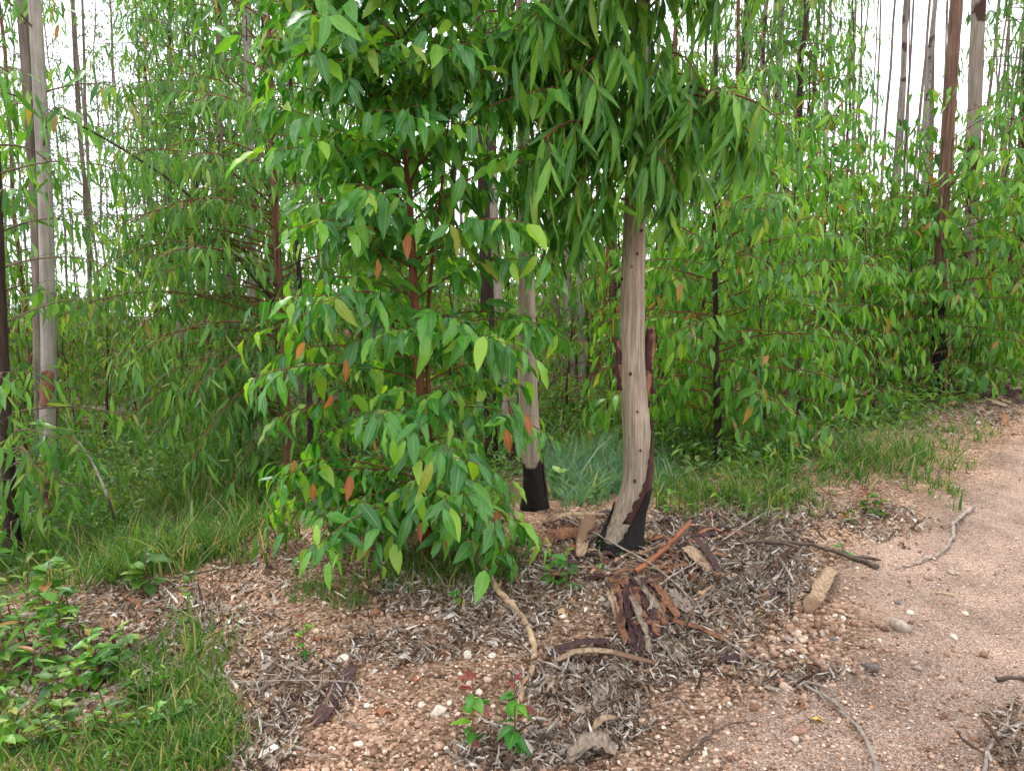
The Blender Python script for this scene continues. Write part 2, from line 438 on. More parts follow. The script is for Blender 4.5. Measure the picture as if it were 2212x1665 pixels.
def resample(pts, n):
    pts = np.asarray(pts, float)
    if len(pts) > 2:                                    # Catmull-Rom
        P = np.vstack([2 * pts[0] - pts[1], pts, 2 * pts[-1] - pts[-2]])
        out = []
        k = len(pts) - 1
        for u in np.linspace(0, k - 1e-6, n):
            i = int(u); t = u - i
            p0, p1, p2, p3 = P[i:i + 4]
            out.append(0.5 * (2 * p1 + (p2 - p0) * t + (2 * p0 - 5 * p1 + 4 * p2 - p3) * t * t + (3 * p1 - p0 - 3 * p2 + p3) * t ** 3))
        return np.array(out)
    u = np.linspace(0, 1, n)[:, None]
    return pts[0] * (1 - u) + pts[-1] * u

def frames(P):
    T = nrm(np.gradient(P, axis=0))
    ref = np.array([0, -1.0, 0]) if abs(T[0, 1]) < 0.9 else np.array([1.0, 0, 0])
    U = []
    u = ref - T[0] * ref.dot(T[0]); u /= np.linalg.norm(u)
    for t in T:
        u = u - t * u.dot(t); u = u / max(np.linalg.norm(u), 1e-9)
        U.append(u)
    U = np.array(U)
    return T, U, np.cross(T, U)

def tube(P, R, sides=6, wob=0.0, rng=None, cap=True, base=0):
    P = np.asarray(P, float); R = np.broadcast_to(np.asarray(R, float), (len(P),))
    T, U, V = frames(P)
    a = np.arange(sides) * 2 * np.pi / sides
    rr = R[:, None] * np.ones((1, sides))
    if wob and rng is not None:
        ph = rng.uniform(0, 6.28, 4)
        s = np.arange(len(P))[:, None]
        rr = rr * (1 + wob * (np.sin(2 * a[None] + ph[0] + 0.13 * s) * 0.6 + np.sin(3 * a[None] + ph[1] - 0.21 * s) * 0.5 + rng.normal(0, 0.35, rr.shape)))
    X = P[:, None, :] + rr[..., None] * (np.cos(a)[None, :, None] * U[:, None, :] + np.sin(a)[None, :, None] * V[:, None, :])
    n = len(P)
    i = np.arange(n - 1)[:, None] * sides; j = np.arange(sides)[None]; k = (j + 1) % sides
    Q = np.stack([i + j, i + k, i + sides + k, i + sides + j], -1).reshape(-1, 4) + base
    V3 = X.reshape(-1, 3)
    faces = [Q]
    if cap:
        V3 = np.vstack([V3, P[-1] + T[-1] * R[-1] * 0.4])
        e = (n - 1) * sides
        c = n * sides
        faces.append(np.stack([e + np.arange(sides), e + (np.arange(sides) + 1) % sides, np.full(sides, c)], 1) + base)
    return V3, faces

class Acc:
    def __init__(s):
        s.v, s.q, s.t, s.n = [], [], [], 0
    def tube(s, P, R, sides=5, **k):
        V, F = tube(P, R, sides, base=s.n, **k)
        s.v.append(V); s.n += len(V)
        for f in F:
            (s.q if f.shape[1] == 4 else s.t).append(f)
    def add(s, V, quads=None, tris=None):
        if quads is not None and len(quads): s.q.append(np.asarray(quads) + s.n)
        if tris is not None and len(tris): s.t.append(np.asarray(tris) + s.n)
        s.v.append(np.asarray(V, float)); s.n += len(V)
    def mesh(s, name, mat, smooth=True):
        F = []
        if s.q: F.append(np.vstack(s.q))
        if s.t: F.append(np.vstack(s.t))
        return make_mesh(name, np.vstack(s.v), F, mat, smooth=smooth)

# ------------------------------------------------------------------ leaves
def leaf_template(M_, ratio, peak, bend, falc, fold, wave=0.0, ph=0.0, twist=0.0):
    """length 1 along +Y from the stalk; returns verts, quads, uv"""
    t = np.linspace(0, 1, M_ + 1)
    g = np.log(0.5) / np.log(peak)
    w = np.sin(np.pi * np.clip(t, 0, 1) ** g) ** 0.9 * ratio * 0.5
    w = np.maximum(w, 0.004)
    w[-1] = 0.003; w[0] = 0.010
    z = -bend * t ** 1.8
    y = t * (1 - 0.25 * bend * t)
    x0 = falc * (t ** 2)
    V, uv = [], []
    for i in range(M_ + 1):
        wz = wave * math.sin(6.5 * t[i] * 2.4 + ph)
        wz2 = wave * math.sin(6.5 * t[i] * 2.1 + ph + 2)
        tw = twist * t[i]
        for sgn, ww in ((-1, wz), (0, 0), (1, wz2)):
            lx = sgn * w[i]
            lz = fold * abs(lx) + ww * abs(lx)
            V.append((x0[i] + lx * math.cos(tw) - lz * math.sin(tw), y[i], z[i] + lx * math.sin(tw) + lz * math.cos(tw)))
            uv.append((0.5 + 0.5 * sgn, t[i]))
    Q = []
    for i in range(M_):
        a = 3 * i
        Q += [(a, a + 1, a + 4, a + 3), (a + 1, a + 2, a + 5, a + 4)]
    return np.array(V), np.array(Q), np.array(uv)

TMPL = {
    'broad': [leaf_template(7, r, p, b, f, fo, wave=wv, ph=ph, twist=tw) for r, p, b, f, fo, wv, ph, tw in
              ((.35, .40, .18, .04, .30, .22, 0, .15), (.30, .42, .30, -.08, .2, .28, 1.5, -.25), (.37, .38, .10, .03, .40, .18, 3, .1), (.28, .44, .42, .12, .25, .3, 4.4, .3), (.33, .36, .55, -.05, .5, .3, 2.2, -.4))],
    'lance': [leaf_template(7, r, p, b, f, fo, wave=wv, ph=ph, twist=tw) for r, p, b, f, fo, wv, ph, tw in
              ((.145, .38, .12, .14, .35, .3, 0, .4), (.12, .40, .22, -.18, .3, .4, 2, -.5), (.16, .36, .08, .08, .45, .3, 4, .2), (.125, .42, .3, .22, .2, .4, 5, .7))],
    'mid': [leaf_template(4, r, p, b, f, fo, twist=tw) for r, p, b, f, fo, tw in
            ((.25, .38, .18, .10, .4, .3), (.21, .40, .3, -.12, .3, -.4), (.28, .36, .1, .05, .5, .2), (.22, .4, .4, .12, .2, .6))],
    'midlance': [leaf_template(4, r, p, b, f, fo, twist=tw) for r, p, b, f, fo, tw in
                 ((.16, .38, .15, .12, .4, .4), (.13, .40, .25, -.15, .3, -.5), (.18, .36, .1, .05, .5, .2), (.14, .42, .35, .18, .2, .6))],
    'small': [leaf_template(2, r, .45, b, f, fo) for r, b, f, fo in ((.30, .15, .08, .4), (.24, .3, -.1, .3), (.34, .1, .0, .5))],
    'oval': [leaf_template(5, r, p, b, f, fo, wave=.2, ph=ph) for r, p, b, f, fo, ph in
             ((.52, .42, .15, .02, .3, 0), (.46, .44, .3, -.04, .3, 2), (.56, .40, .08, .03, .45, 4))],
    'dry': [leaf_template(6, r, .42, b, f, fo, wave=1.2, ph=ph, twist=tw) for r, b, f, fo, ph, tw in
            ((.30, .5, .15, 1.1, 0, 1.0), (.26, -.6, -.2, 1.3, 2, -1.3), (.34, .25, .1, .8, 4, .7), (.22, 1.0, .3, 1.6, 1, 1.8))],
    'drysmall': [leaf_template(3, r, .45, b, f, fo, twist=tw) for r, b, f, fo, tw in
                 ((.26, 1.1, .45, 1.2, 1.6), (.22, -.9, -.6, 1.5, -2.2), (.32, 1.5, .3, 1.0, 1.2), (.20, .5, .8, 1.6, 2.8), (.36, .5, .1, .9, .6))],
}

class Leaves:
    def __init__(s):
        s.p, s.d, s.n, s.l, s.w = [], [], [], [], []
    def add(s, p, d, n, l, w=1.0):
        k = len(p)
        s.p.append(np.asarray(p, float)); s.d.append(np.asarray(d, float)); s.n.append(np.asarray(n, float))
        s.l.append(np.broadcast_to(np.asarray(l, float), (k,))); s.w.append(np.broadcast_to(np.asarray(w, float), (k,)))
    def arrays(s):
        p = np.vstack(s.p); d = nrm(np.vstack(s.d)); n = np.vstack(s.n)
        n = nrm(n - d * (n * d).sum(1, keepdims=True))
        x = np.cross(d, n)
        return p, d, n, x, np.concatenate(s.l), np.concatenate(s.w)
    def count(s):
        return sum(len(a) for a in s.p)

def leaf_mesh(name, A, idx, kind, mat, rng, uv=True):
    p, d, n, x, l, w = [a[idx] for a in A]
    T = TMPL[kind]
    which = rng.integers(0, len(T), len(p))
    VV, QQ, UU, base = [], [], [], 0
    for k, (V, Q, U) in enumerate(T):
        s = which == k
        c = int(s.sum())
        if not c:
            continue
        L_ = l[s][:, None, None]
        X = p[s][:, None] + L_ * (V[None, :, 0:1] * w[s][:, None, None] * x[s][:, None] + V[None, :, 1:2] * d[s][:, None] + V[None, :, 2:3] * n[s][:, None])
        VV.append(X.reshape(-1, 3))
        QQ.append((Q[None] + (np.arange(c) * len(V))[:, None, None] + base).reshape(-1, 4))
        UU.append(np.tile(U, (c, 1)))
        base += c * len(V)
    return make_mesh(name, np.vstack(VV), [np.vstack(QQ)], mat, np.vstack(UU) if uv else None)

_single = {}
def single_leaf(kind, k, mat):
    key = (kind, k, mat.name)
    if key not in _single:
        V, Q, U = TMPL[kind][k]
        _single[key] = make_mesh('leaf', V, [Q], mat, U)
    return _single[key]

def place_leaf(parent, kind, k, mat, p, d, n, x, l, w, name='leaf'):
    o = bpy.data.objects.new(name, single_leaf(kind, k, mat))
    COL.objects.link(o)
    o.parent = parent
    o.matrix_local = Matrix(((x[0] * w * l, d[0] * l, n[0] * l, p[0]), (x[1] * w * l, d[1] * l, n[1] * l, p[1]), (x[2] * w * l, d[2] * l, n[2] * l, p[2]), (0, 0, 0, 1)))
    return o

def crown_parts(root, LV, kind, mat, rng, n_single=0, alt=(), alt_p=(), single_mat=None):
    """joined crown plus the n leaves that show largest as leaf objects under it; alt: other leaf materials with their share"""
    if LV.count() == 0:
        return None
    A = LV.arrays()
    tot = len(A[0])
    base = np.array(root.location)
    px, py, dep = project(A[0] + base)
    vis = (px > -40) & (px < 2250) & (py > -60) & (py < 1700) & (dep > 0.5)
    score = np.where(vis, A[4] / np.maximum(dep, .5), 0)
    # front leaves first: depth within a coarse screen cell
    cell = (np.clip(px, -50, 2300) // 40).astype(int) * 100 + (np.clip(py, -100, 1800) // 40).astype(int)
    order = np.lexsort((dep, cell))
    rank = np.zeros(tot, int)
    c_s = cell[order]
    first = np.concatenate([[0], np.nonzero(np.diff(c_s))[0] + 1])
    starts = np.repeat(first, np.diff(np.concatenate([first, [tot]])))
    rank[order] = np.arange(tot) - starts
    score = score / (1 + 0.25 * rank)
    pick = np.argsort(-score)[:n_single]
    pick = pick[score[pick] > 0]
    if len(pick) >= tot:
        pick = pick[:tot - 1]
    rest = np.setdiff1d(np.arange(tot), pick)
    crown = link('crown', leaf_mesh('crown', A, rest, kind, mat, rng), root)
    crown['kind'] = 'stuff'
    mats = [mat] + list(alt)
    pr = np.array([1 - sum(alt_p)] + list(alt_p))
    for i in pick:
        m = mats[rng.choice(len(mats), p=pr)]
        place_leaf(crown, kind, int(rng.integers(len(TMPL[kind]))), m, A[0][i], A[1][i], A[2][i], A[3][i], A[4][i], A[5][i])
    return crown

UP = np.array([0, 0, 1.0])

def leaves_along(LV, P, rng, gap, length, w=1.0, droop=0.5, side=0.8, spread=0.3, out=None, start=0.15, var=0.38, face=0.6):
    """alternate leaves along a twig polyline P"""
    seg = np.linalg.norm(np.diff(P, axis=0), axis=1)
    s = np.concatenate([[0], np.cumsum(seg)])
    k = max(2, int(s[-1] * (1 - start) / gap))
    u = s[-1] * (start + (1 - start) * (np.arange(k) + rng.uniform(0, .6, k)) / k)
    u[-1] = s[-1]
    X = np.stack([np.interp(u, s, P[:, i]) for i in range(3)], 1)
    Tn = nrm(np.stack([np.interp(u, s, np.gradient(P[:, i], s + np.arange(len(s)) * 1e-6)) for i in range(3)], 1))
    S = np.cross(Tn, UP); S = nrm(S + rng.normal(0, .05, S.shape))
    sg = np.where(np.arange(k) % 2 == 0, 1, -1)[:, None]
    D = nrm(Tn * 0.55 + S * sg * side)
    D[-1] = Tn[-1]
    D = nrm(D * (1 - droop) + np.array([0, 0, -1.0]) * droop + rng.normal(0, spread, D.shape))
    o = np.array([0, 0, 0.0]) if out is None else out
    Nn = UP * 1.0 + o * face + D * np.array([1, 1, 0]) * 0.5 + rng.normal(0, 0.45, D.shape)
    ln = length * rng.uniform(1 - var, 1 + var, k)
    LV.add(X, D, Nn, ln, w * rng.uniform(.85, 1.15, k))

def arc(start, az, elev, length, droop, n=7, rng=None, wob=0.05):
    """a branch that leaves at an elevation and sinks by droop (radians) towards its tip"""
    t = np.linspace(0, 1, n)
    e = elev - droop * t ** 1.3
    a = az + (rng.normal(0, wob, n).cumsum() if rng is not None else 0)
    D = np.stack([np.sin(a) * np.cos(e), np.cos(a) * np.cos(e), np.sin(e)], 1)
    P = np.vstack([[0, 0, 0], np.cumsum(D[:-1] * (length / (n - 1)), 0)]) + start
    return P

def at_height(TP, z):
    return np.array([np.interp(z, TP[:, 2], TP[:, i]) for i in (0, 1)] + [z])

def grow(root, TP, groups, rng, twig_mat, leafkind, leafmat, n_single=0, alt=(), alt_p=(), separate=True, trunk_r=0.02):
    """branches with twigs and leaves on a trunk polyline TP (local to root)"""
    LV = Leaves()
    allacc = Acc()
    for g in groups:
        n = g['n']
        for i in range(n):
            f = (i + rng.uniform(0, 1)) / n
            z = g['z0'] + (g['z1'] - g['z0']) * f
            if 'az' in g:
                az = rng.uniform(*g['az'])
            else:
                az = i * 2.4 + rng.normal(0, .35)
            ln = (g['l0'] + (g['l1'] - g['l0']) * f) * rng.uniform(.75, 1.2)
            el = g['e0'] + (g['e1'] - g['e0']) * f + rng.normal(0, .1)
            st = at_height(TP, z)
            P = arc(st, az, el, ln, g.get('droop', .6) * rng.uniform(.8, 1.2), 8, rng)
            br = Acc() if separate else allacc
            r0 = g.get('r', .007) * (0.6 + 0.4 * ln / max(g['l0'], g['l1']))
            br.tube(P, np.linspace(r0, r0 * .3, 8), 5)
            out = nrm(np.array([math.sin(az), math.cos(az), 0]))
            tl = g.get('tl', .35)
            nt = max(1, int(ln * g.get('tw', 9)))
            for j in range(nt):
                ft = g.get('ts', .22) + (1 - g.get('ts', .22)) * (j + rng.uniform(0, .8)) / nt
                k = min(int(ft * 7), 6); fr = ft * 7 - k
                sp = P[k] * (1 - fr) + P[k + 1] * fr
                dirv = P[k + 1] - P[k]
                taz = math.atan2(dirv[0], dirv[1]) + (1 if j % 2 else -1) * rng.uniform(.5, 1.1)
                tel = math.atan2(dirv[2], math.hypot(dirv[0], dirv[1])) + rng.normal(.05, .22)
                L1 = tl * rng.uniform(.6, 1.25) * (1 - .35 * ft)
                Q = arc(sp, taz, tel, L1, g.get('tdroop', .5), 5, rng, .08)
                br.tube(Q, np.linspace(max(.0012, r0 * .3), .0009, 5), 4)
                leaves_along(LV, Q, rng, g['gap'], g['ll'], g.get('lw', 1), g['ld'], g.get('side', .8), g.get('sp', .25), out, .1)
            leaves_along(LV, P[4:], rng, g['gap'] * 1.2, g['ll'], g.get('lw', 1), g['ld'], g.get('side', .8), g.get('sp', .25), out, .1)
            if separate:
                link('branch', br.mesh('branch', twig_mat), root)
    if not separate and allacc.n:
        link('branches', allacc.mesh('branches', twig_mat), root)['kind'] = 'stuff'
    return crown_parts(root, LV, leafkind, leafmat, rng, n_single, alt, alt_p)

def trunk_from_pixels(pix, Y, lean=0.0, n=40):
    """pix: (px, py, width_px) from the ground up; the first is the ground contact. Returns base, local points, radii."""
    b = gp(pix[0][0], pix[0][1]) if Y is None else at_depth(pix[0][0], pix[0][1], Y)
    if Y is not None:
        b[2] = terrain(b[0], b[1])
    Y0 = b[1]
    pts, rad = [b], []
    for i, (px, py, w) in enumerate(pix):
        rad.append(w / FPX * math.hypot(Y0, 1) * 0.5)
        if i:
            pts.append(at_depth(px, py, Y0))
    pts = np.array(pts)
    loc = pts - b
    loc[:, 1] += lean * np.clip(loc[:, 2], 0, None)
    P = resample(loc, n)
    u = np.concatenate([[0], np.cumsum(np.linalg.norm(np.diff(loc, axis=0), axis=1))])
    v = np.concatenate([[0], np.cumsum(np.linalg.norm(np.diff(P, axis=0), axis=1))])
    R = np.interp(v / v[-1], u / u[-1], rad)
    return b, P, R

def extend_up(P, R, top, lean=(0, 0), n=14, r_end=0.006):
    """carry a trunk on to its real height above the frame"""
    z0 = P[-1, 2]
    if top <= z0 + .1:
        return P, R
    u = np.linspace(0, 1, n)[1:]
    d = P[-1] - P[-6]; d = d / max(d[2], 1e-3)
    Q = P[-1] + np.stack([d[0] * u * (top - z0) * .5 + lean[0] * u ** 2, d[1] * u * (top - z0) * .5 + lean[1] * u ** 2, u * (top - z0)], 1)
    return np.vstack([P, Q]), np.concatenate([R, R[-1] * (1 - u) + r_end * u])

def trunk_part(root, P, R, mat, rng, sides=14, wob=0.05, name='trunk'):
    P2 = P.copy(); P2 = np.vstack([P2[0] + np.array([0, 0, -.12]), P2]); R2 = np.concatenate([[R[0] * 1.08], R])
    V, F = tube(P2, R2, sides, wob, rng)
    return link(name, make_mesh(name, V, F, mat), root)

def shell(P, R, z0, z1, a_mid, a_half, off, mat, rng, jag=0.25, n=26, m=9, thick=0.006, curl=0.0):
    """a sheet of bark lying on a trunk. a_mid(t), a_half(t) angles in radians: 0 faces the camera, +pi/2 faces right"""
    T, U, V = frames(P)
    zs = np.linspace(z0, z1, n)
    C = np.stack([np.interp(zs, P[:, 2], P[:, i]) for i in range(3)], 1)
    Rr = np.interp(zs, P[:, 2], R)
    jl = rng.normal(0, jag, n); jr = rng.normal(0, jag, n)
    lay = []
    for lift in (off, off + thick):
        grid = []
        for i in range(n):
            t = i / (n - 1)
            am, ah = a_mid(t), a_half(t)
            a = np.linspace(am - ah + jl[i] * ah, am + ah + jr[i] * ah, m)
            r = Rr[i] + lift + curl * np.abs(np.linspace(-1, 1, m)) ** 2 * (0.5 + .5 * t)
            grid.append(np.stack([C[i, 0] + r * np.sin(a), C[i, 1] - r * np.cos(a), np.full(m, zs[i]) + rng.normal(0, .004, m)], 1))
        lay.append(np.array(grid).reshape(-1, 3))
    Vv = np.vstack(lay)
    i = np.arange(n - 1)[:, None] * m; j = np.arange(m - 1)[None]
    q = np.stack([i + j, i + j + 1, i + m + j + 1, i + m + j], -1).reshape(-1, 4)
    K = n * m
    edge = [k for k in range(m)] + [k * m + m - 1 for k in range(1, n)] + [(n - 1) * m + k for k in range(m - 2, -1, -1)] + [k * m for k in range(n - 2, 0, -1)]
    e2 = edge[1:] + edge[:1]
    side = np.array([(a, b, b + K, a + K) for a, b in zip(edge, e2)])
    return make_mesh('bark_sheet', Vv, [q[:, ::-1], q + K, side], mat)

# ------------------------------------------------------------------ ground
def graded(lo, f0, f1, hi, step, ratio=1.18):
    mid = list(np.arange(f0, f1 + 1e-6, step))
    a, s = [f0], step
    while a[-1] > lo:
        s *= ratio; a.append(a[-1] - s)
    b, s = [f1], step
    while b[-1] < hi:
        s *= ratio; b.append(b[-1] + s)
    return np.array(a[::-1][:-1] + mid + b[1:])

rng = np.random.default_rng(7)
gx = graded(-400, -5.0, 6.5, 400, 0.05)
gy = graded(-60, 1.2, 11.0, 600, 0.05)
XX, YY = np.meshgrid(gx, gy)
ZZ = terrain(XX, YY) + rng.normal(0, .0035, XX.shape) * (np.abs(XX) < 7) * (YY < 12)
gv = np.stack([XX, YY, ZZ], -1).reshape(-1, 3)
ny, nx = XX.shape
ii = np.arange(ny - 1)[:, None] * nx; jj = np.arange(nx - 1)[None]
gq = np.stack([ii + jj, ii + jj + 1, ii + nx + jj + 1, ii + nx + jj], -1).reshape(-1, 4)
wobb = 0.12 * np.sin(3.1 * gv[:, 0] + 2 * gv[:, 1]) + 0.07 * np.sin(7 * gv[:, 1] - 4 * gv[:, 0])
z_track = sstep(-.25, .35, track_d(gv[:, 0], gv[:, 1]) + wobb)
z_mould = sstep(.15, 1.0, ridge_d(gv[:, 0], gv[:, 1]) + 1.5 * wobb) * sstep(0.3, -.5, track_d(gv[:, 0], gv[:, 1]))
cen = gv[gq].mean(1)
is_track = (track_d(cen[:, 0], cen[:, 1]) > 0) & (track_d(cen[:, 0], cen[:, 1]) < 3.4)
zone = np.stack([z_track, z_mould, np.zeros_like(z_track), np.ones_like(z_track)], 1).astype(np.float32)

def sub_mesh(name, fq):
    used, inv = np.unique(fq.ravel(), return_inverse=True)
    me = make_mesh(name, gv[used], [inv.reshape(-1, 4)], M['ground'])
    at = me.color_attributes.new("zone", 'FLOAT_COLOR', 'POINT')
    at.data.foreach_set("color", zone[used].ravel())
    return me
tag(link('ground', sub_mesh('ground', gq[~is_track])), kind='structure')
tag(link('dirt_track', sub_mesh('dirt_track', gq[is_track])), 'pinkish gravel track climbing past the trees', None, kind='structure')

# ------------------------------------------------------------------ the named trees
PI = math.pi

# main tree: bent smooth trunk with torn bark, charred foot and hanging leaves
rng = np.random.default_rng(11)
b, P, R = trunk_from_pixels([(1338, 1180, 96), (1345, 1150, 80), (1358, 1105, 64), (1371, 1060, 61), (1377, 1010, 60), (1376, 940, 59), (1370, 860, 57), (1366, 760, 54),
                             (1366, 650, 52), (1369, 540, 48), (1372, 450, 45), (1377, 300, 39), (1383, 150, 33), (1390, 0, 29)], None, n=90)
P, R = extend_up(P, R, 9.0)
main_y = b[1]
main = tag(empty('eucalyptus_tree', b), 'pale smooth-barked eucalyptus with bent charred foot and hanging leaves', 'tree')
tr = trunk_part(main, P, R, M['trunk_main'], rng, 22, 0.022)
# knots: small dark scars on the trunk, as sub-parts
def knot(parent, P, R, z, ang, s):
    c = np.array([np.interp(z, P[:, 2], P[:, i]) for i in range(3)]); r = np.interp(z, P[:, 2], R)
    acc = Acc()
    nx_ = np.array([math.sin(ang), -math.cos(ang), 0]); tx = np.array([math.cos(ang), math.sin(ang), 0])
    m = 8
    ring = [c + nx_ * (r + d) + s * q * (math.cos(a) * tx * .8 + math.sin(a) * UP) for d, q in ((-.006, 1.0), (.006, .8), (.001, .4)) for a in np.arange(m) * 2 * PI / m]
    Q = [(k * m + i, k * m + (i + 1) % m, (k + 1) * m + (i + 1) % m, (k + 1) * m + i) for k in range(2) for i in range(m)]
    acc.add(np.array(ring + [c + nx_ * (r - .004)]), Q, [(2 * m + i, 2 * m + (i + 1) % m, 3 * m) for i in range(m)])
    return link('knot', acc.mesh('knot', M['bark_maroon']), parent)
def z_of(py):
    return at_depth(1366, py, main_y)[2] - b[2]
for py, ang, s in ((550, .15, .011), (577, -.3, .010), (603, -1.2, .012), (622, 1.3, .010), (805, -.35, .013), (885, 0.0, .009), (967, 0.05, .010), (1032, -.3, .013), (500, .5, .010), (690, 1.35, .009)):
    knot(tr, P, R, z_of(py), ang, s)
zt = P[-1, 2]
sh = link('bark_sheet', shell(P, R, .16, z_of(935), lambda t: 1.0 + .6 * t - .10 * math.sin(9 * t), lambda t: 1.15 * (1 - t) ** .55 + .12, .004, M['bark_maroon'], rng, .06, 34, 12), main)
sh['label'] = 'dark maroon bark left on the right side of the trunk'
sh = link('bark_sheet', shell(P, R, .0, .34, lambda t: .75 + .2 * t, lambda t: 1.15 * (1 - t * .75), .010, M['char'], rng, .07, 18, 14), main)
sh['label'] = 'black charred bark round the foot'
sh = link('bark_sheet', shell(P, R, .0, .26, lambda t: -1.55 - .1 * t, lambda t: .55 * (1 - t * .8), .010, M['char'], rng, .08, 12, 9), main)
sh = link('bark_sheet', shell(P, R, -.04, .045, lambda t: .0, lambda t: 3.0, .013, M['char'], rng, .02, 8, 26), main)
# loose bark ribbons still hanging from the trunk
def ribbon(P, width, thick, mat, rng, side=None, name='bark_strip', cup=0.3, jag=0.15, smooth=True):
    """a strip of bark along a polyline with uneven edges, cupped cross section and thickness"""
    P = np.asarray(P, float)
    n = len(P)
    T = nrm(np.gradient(P, axis=0))
    if side is None:
        S = nrm(np.cross(T, UP))
    else:
        S = nrm(np.broadcast_to(np.asarray(side, float), P.shape) - T * (np.broadcast_to(np.asarray(side, float), P.shape) * T).sum(1, keepdims=True))
    Nn = np.cross(S, T)
    w = np.broadcast_to(np.asarray(width, float), (n,)) * .5
    sm = lambda q: np.convolve(np.pad(q, 2, mode='edge'), [.15, .2, .3, .2, .15], 'valid')
    wl_ = w * (1 + 1.3 * sm(rng.normal(0, jag, n)) + rng.normal(0, jag * .6, n)); wr = w * (1 + 1.3 * sm(rng.normal(0, jag, n)) + rng.normal(0, jag * .6, n))
    m = 5
    s = np.linspace(-1, 1, m)
    top = P[:, None] + S[:, None] * np.where(s < 0, wl_[:, None] * s, wr[:, None] * s)[..., None] + Nn[:, None] * (cup * w[:, None] * (s ** 2)[None] + rng.normal(0, .03, (n, m)) * w[:, None])[..., None]
    bot = top - Nn[:, None] * thick
    V = np.vstack([top.reshape(-1, 3), bot.reshape(-1, 3)])
    i = np.arange(n - 1)[:, None] * m; j = np.arange(m - 1)[None]
    q = np.stack([i + j, i + j + 1, i + m + j + 1, i + m + j], -1).reshape(-1, 4)
    K = n * m
    edge = list(range(m)) + [k * m + m - 1 for k in range(1, n)] + [(n - 1) * m + k for k in range(m - 2, -1, -1)] + [k * m for k in range(n - 2, 0, -1)]
    side_q = np.array([(a, c, c + K, a + K) for a, c in zip(edge, edge[1:] + edge[:1])])
    return make_mesh(name, V, [q[:, ::-1], q + K, side_q], mat, smooth=smooth)
for pts, wd, mt in (([(1403, 706), (1403, 745), (1399, 790), (1392, 866)], .048, 'bark_red'), ([(1398, 712), (1397, 760), (1393, 820), (1392, 880)], .040, 'bark_maroon'),
                    ([(1401, 770), (1401, 800), (1404, 828), (1410, 850)], .034, 'bark_maroon'), ([(1326, 726), (1331, 760), (1330, 800), (1335, 842)], .036, 'bark_maroon'),
                    ([(1335, 735), (1337, 790), (1336, 835)], .02, 'bark_red'), ([(1406, 905), (1405, 925), (1402, 950), (1396, 990)], .02, 'bark_maroon')):
    q = resample(np.array([at_depth(x, y, main_y - .02) - b for x, y in pts]), 12)
    q += rng.normal(0, .003, q.shape)
    link('bark_strip', ribbon(q, wd, .006, M[mt], rng, (0.6, -.8, 0), cup=.8, jag=.3), main)
H0 = z_of(520)
grow(main, P, [
    dict(n=22, z0=z_of(400), z1=z_of(-280), l0=.72, l1=1.0, e0=.35, e1=.55, droop=1.4, az=(PI * .78, PI * 1.52), r=.012, tw=13, tl=.42, tdroop=1.1, gap=.031, ll=.205, lw=1.0, ld=.70, sp=.27, side=.6),
    dict(n=11, z0=z_of(450), z1=z_of(150), l0=.55, l1=.78, e0=.0, e1=.35, droop=1.3, az=(PI * 1.1, PI * 1.6), r=.010, tw=11, tl=.38, tdroop=1.0, gap=.033, ll=.20, lw=1.0, ld=.72, sp=.27, side=.55),
    dict(n=13, z0=z_of(400), z1=z_of(-120), l0=.35, l1=.6, e0=.2, e1=.5, droop=1.7, az=(PI * .84, PI * 1.2), r=.008, tw=14, tl=.34, tdroop=1.1, gap=.034, ll=.20, lw=1.0, ld=.72, sp=.24, side=.5),
    dict(n=6, z0=z_of(470), z1=z_of(-150), l0=.30, l1=.5, e0=.2, e1=.5, droop=1.5, az=(PI * .45, PI * .95), r=.010, tw=11, tl=.38, tdroop=1.0, gap=.036, ll=.20, lw=1.0, ld=.70, sp=.27, side=.55),
    dict(n=9, z0=4.6, z1=8.6, l0=1.3, l1=.5, e0=.5, e1=.8, droop=1.2, r=.012, tw=6, tl=.45, gap=.06, ll=.2, ld=.75, sp=.2),
], rng, M['twig_red'], 'lance', M['leaf_lance'], 300, (M['leaf_yellow'],), (.05,))

# second tree just behind it
rng = np.random.default_rng(12)
b2, P, R = trunk_from_pixels([(1158, 1098, 62), (1156, 1060, 48), (1150, 1000, 44), (1143, 900, 41), (1139, 780, 40), (1137, 640, 37), (1134, 500, 33), (1131, 300, 27), (1128, 100, 23), (1126, 0, 22)], None, n=60)
P, R = extend_up(P, R, 8.5)
t2 = tag(empty('eucalyptus_tree', b2), 'straight eucalyptus with black scorched foot standing between sapling and bent trunk', 'tree')
trunk_part(t2, P, R, M['trunk_char'], rng, 18, .03)
link('bark_sheet', shell(P, R, .0, .22, lambda t: -.7, lambda t: .9 * (1 - .6 * t), .006, M['char'], rng, .08, 10, 10), t2)
link('bark_sheet', shell(P, R, .1, .42, lambda t: 1.35, lambda t: .3 * (1 - .5 * t), .004, M['bark_maroon'], rng, .2, 16, 6), t2)
grow(t2, P, [
    dict(n=17, z0=2.3, z1=4.6, l0=.7, l1=1.2, e0=.2, e1=.5, droop=1.3, az=(-PI * .1, PI * 1.1), r=.012, tw=10, tl=.42, tdroop=1.0, gap=.042, ll=.2, lw=1, ld=.8, sp=.18, side=.45),
    dict(n=12, z0=2.6, z1=4.6, l0=.5, l1=.9, e0=.2, e1=.5, droop=1.2, az=(PI * 1.1, PI * 1.9), r=.012, tw=9, tl=.4, tdroop=1.0, gap=.045, ll=.2, lw=1, ld=.8, sp=.18, side=.45),
    dict(n=8, z0=4.6, z1=8.2, l0=1.2, l1=.5, e0=.5, e1=.8, droop=1.1, r=.012, tw=6, tl=.45, gap=.07, ll=.2, ld=.75, sp=.2),
], rng, M['twig_red'], 'midlance', M['leaf_lance'], 160)

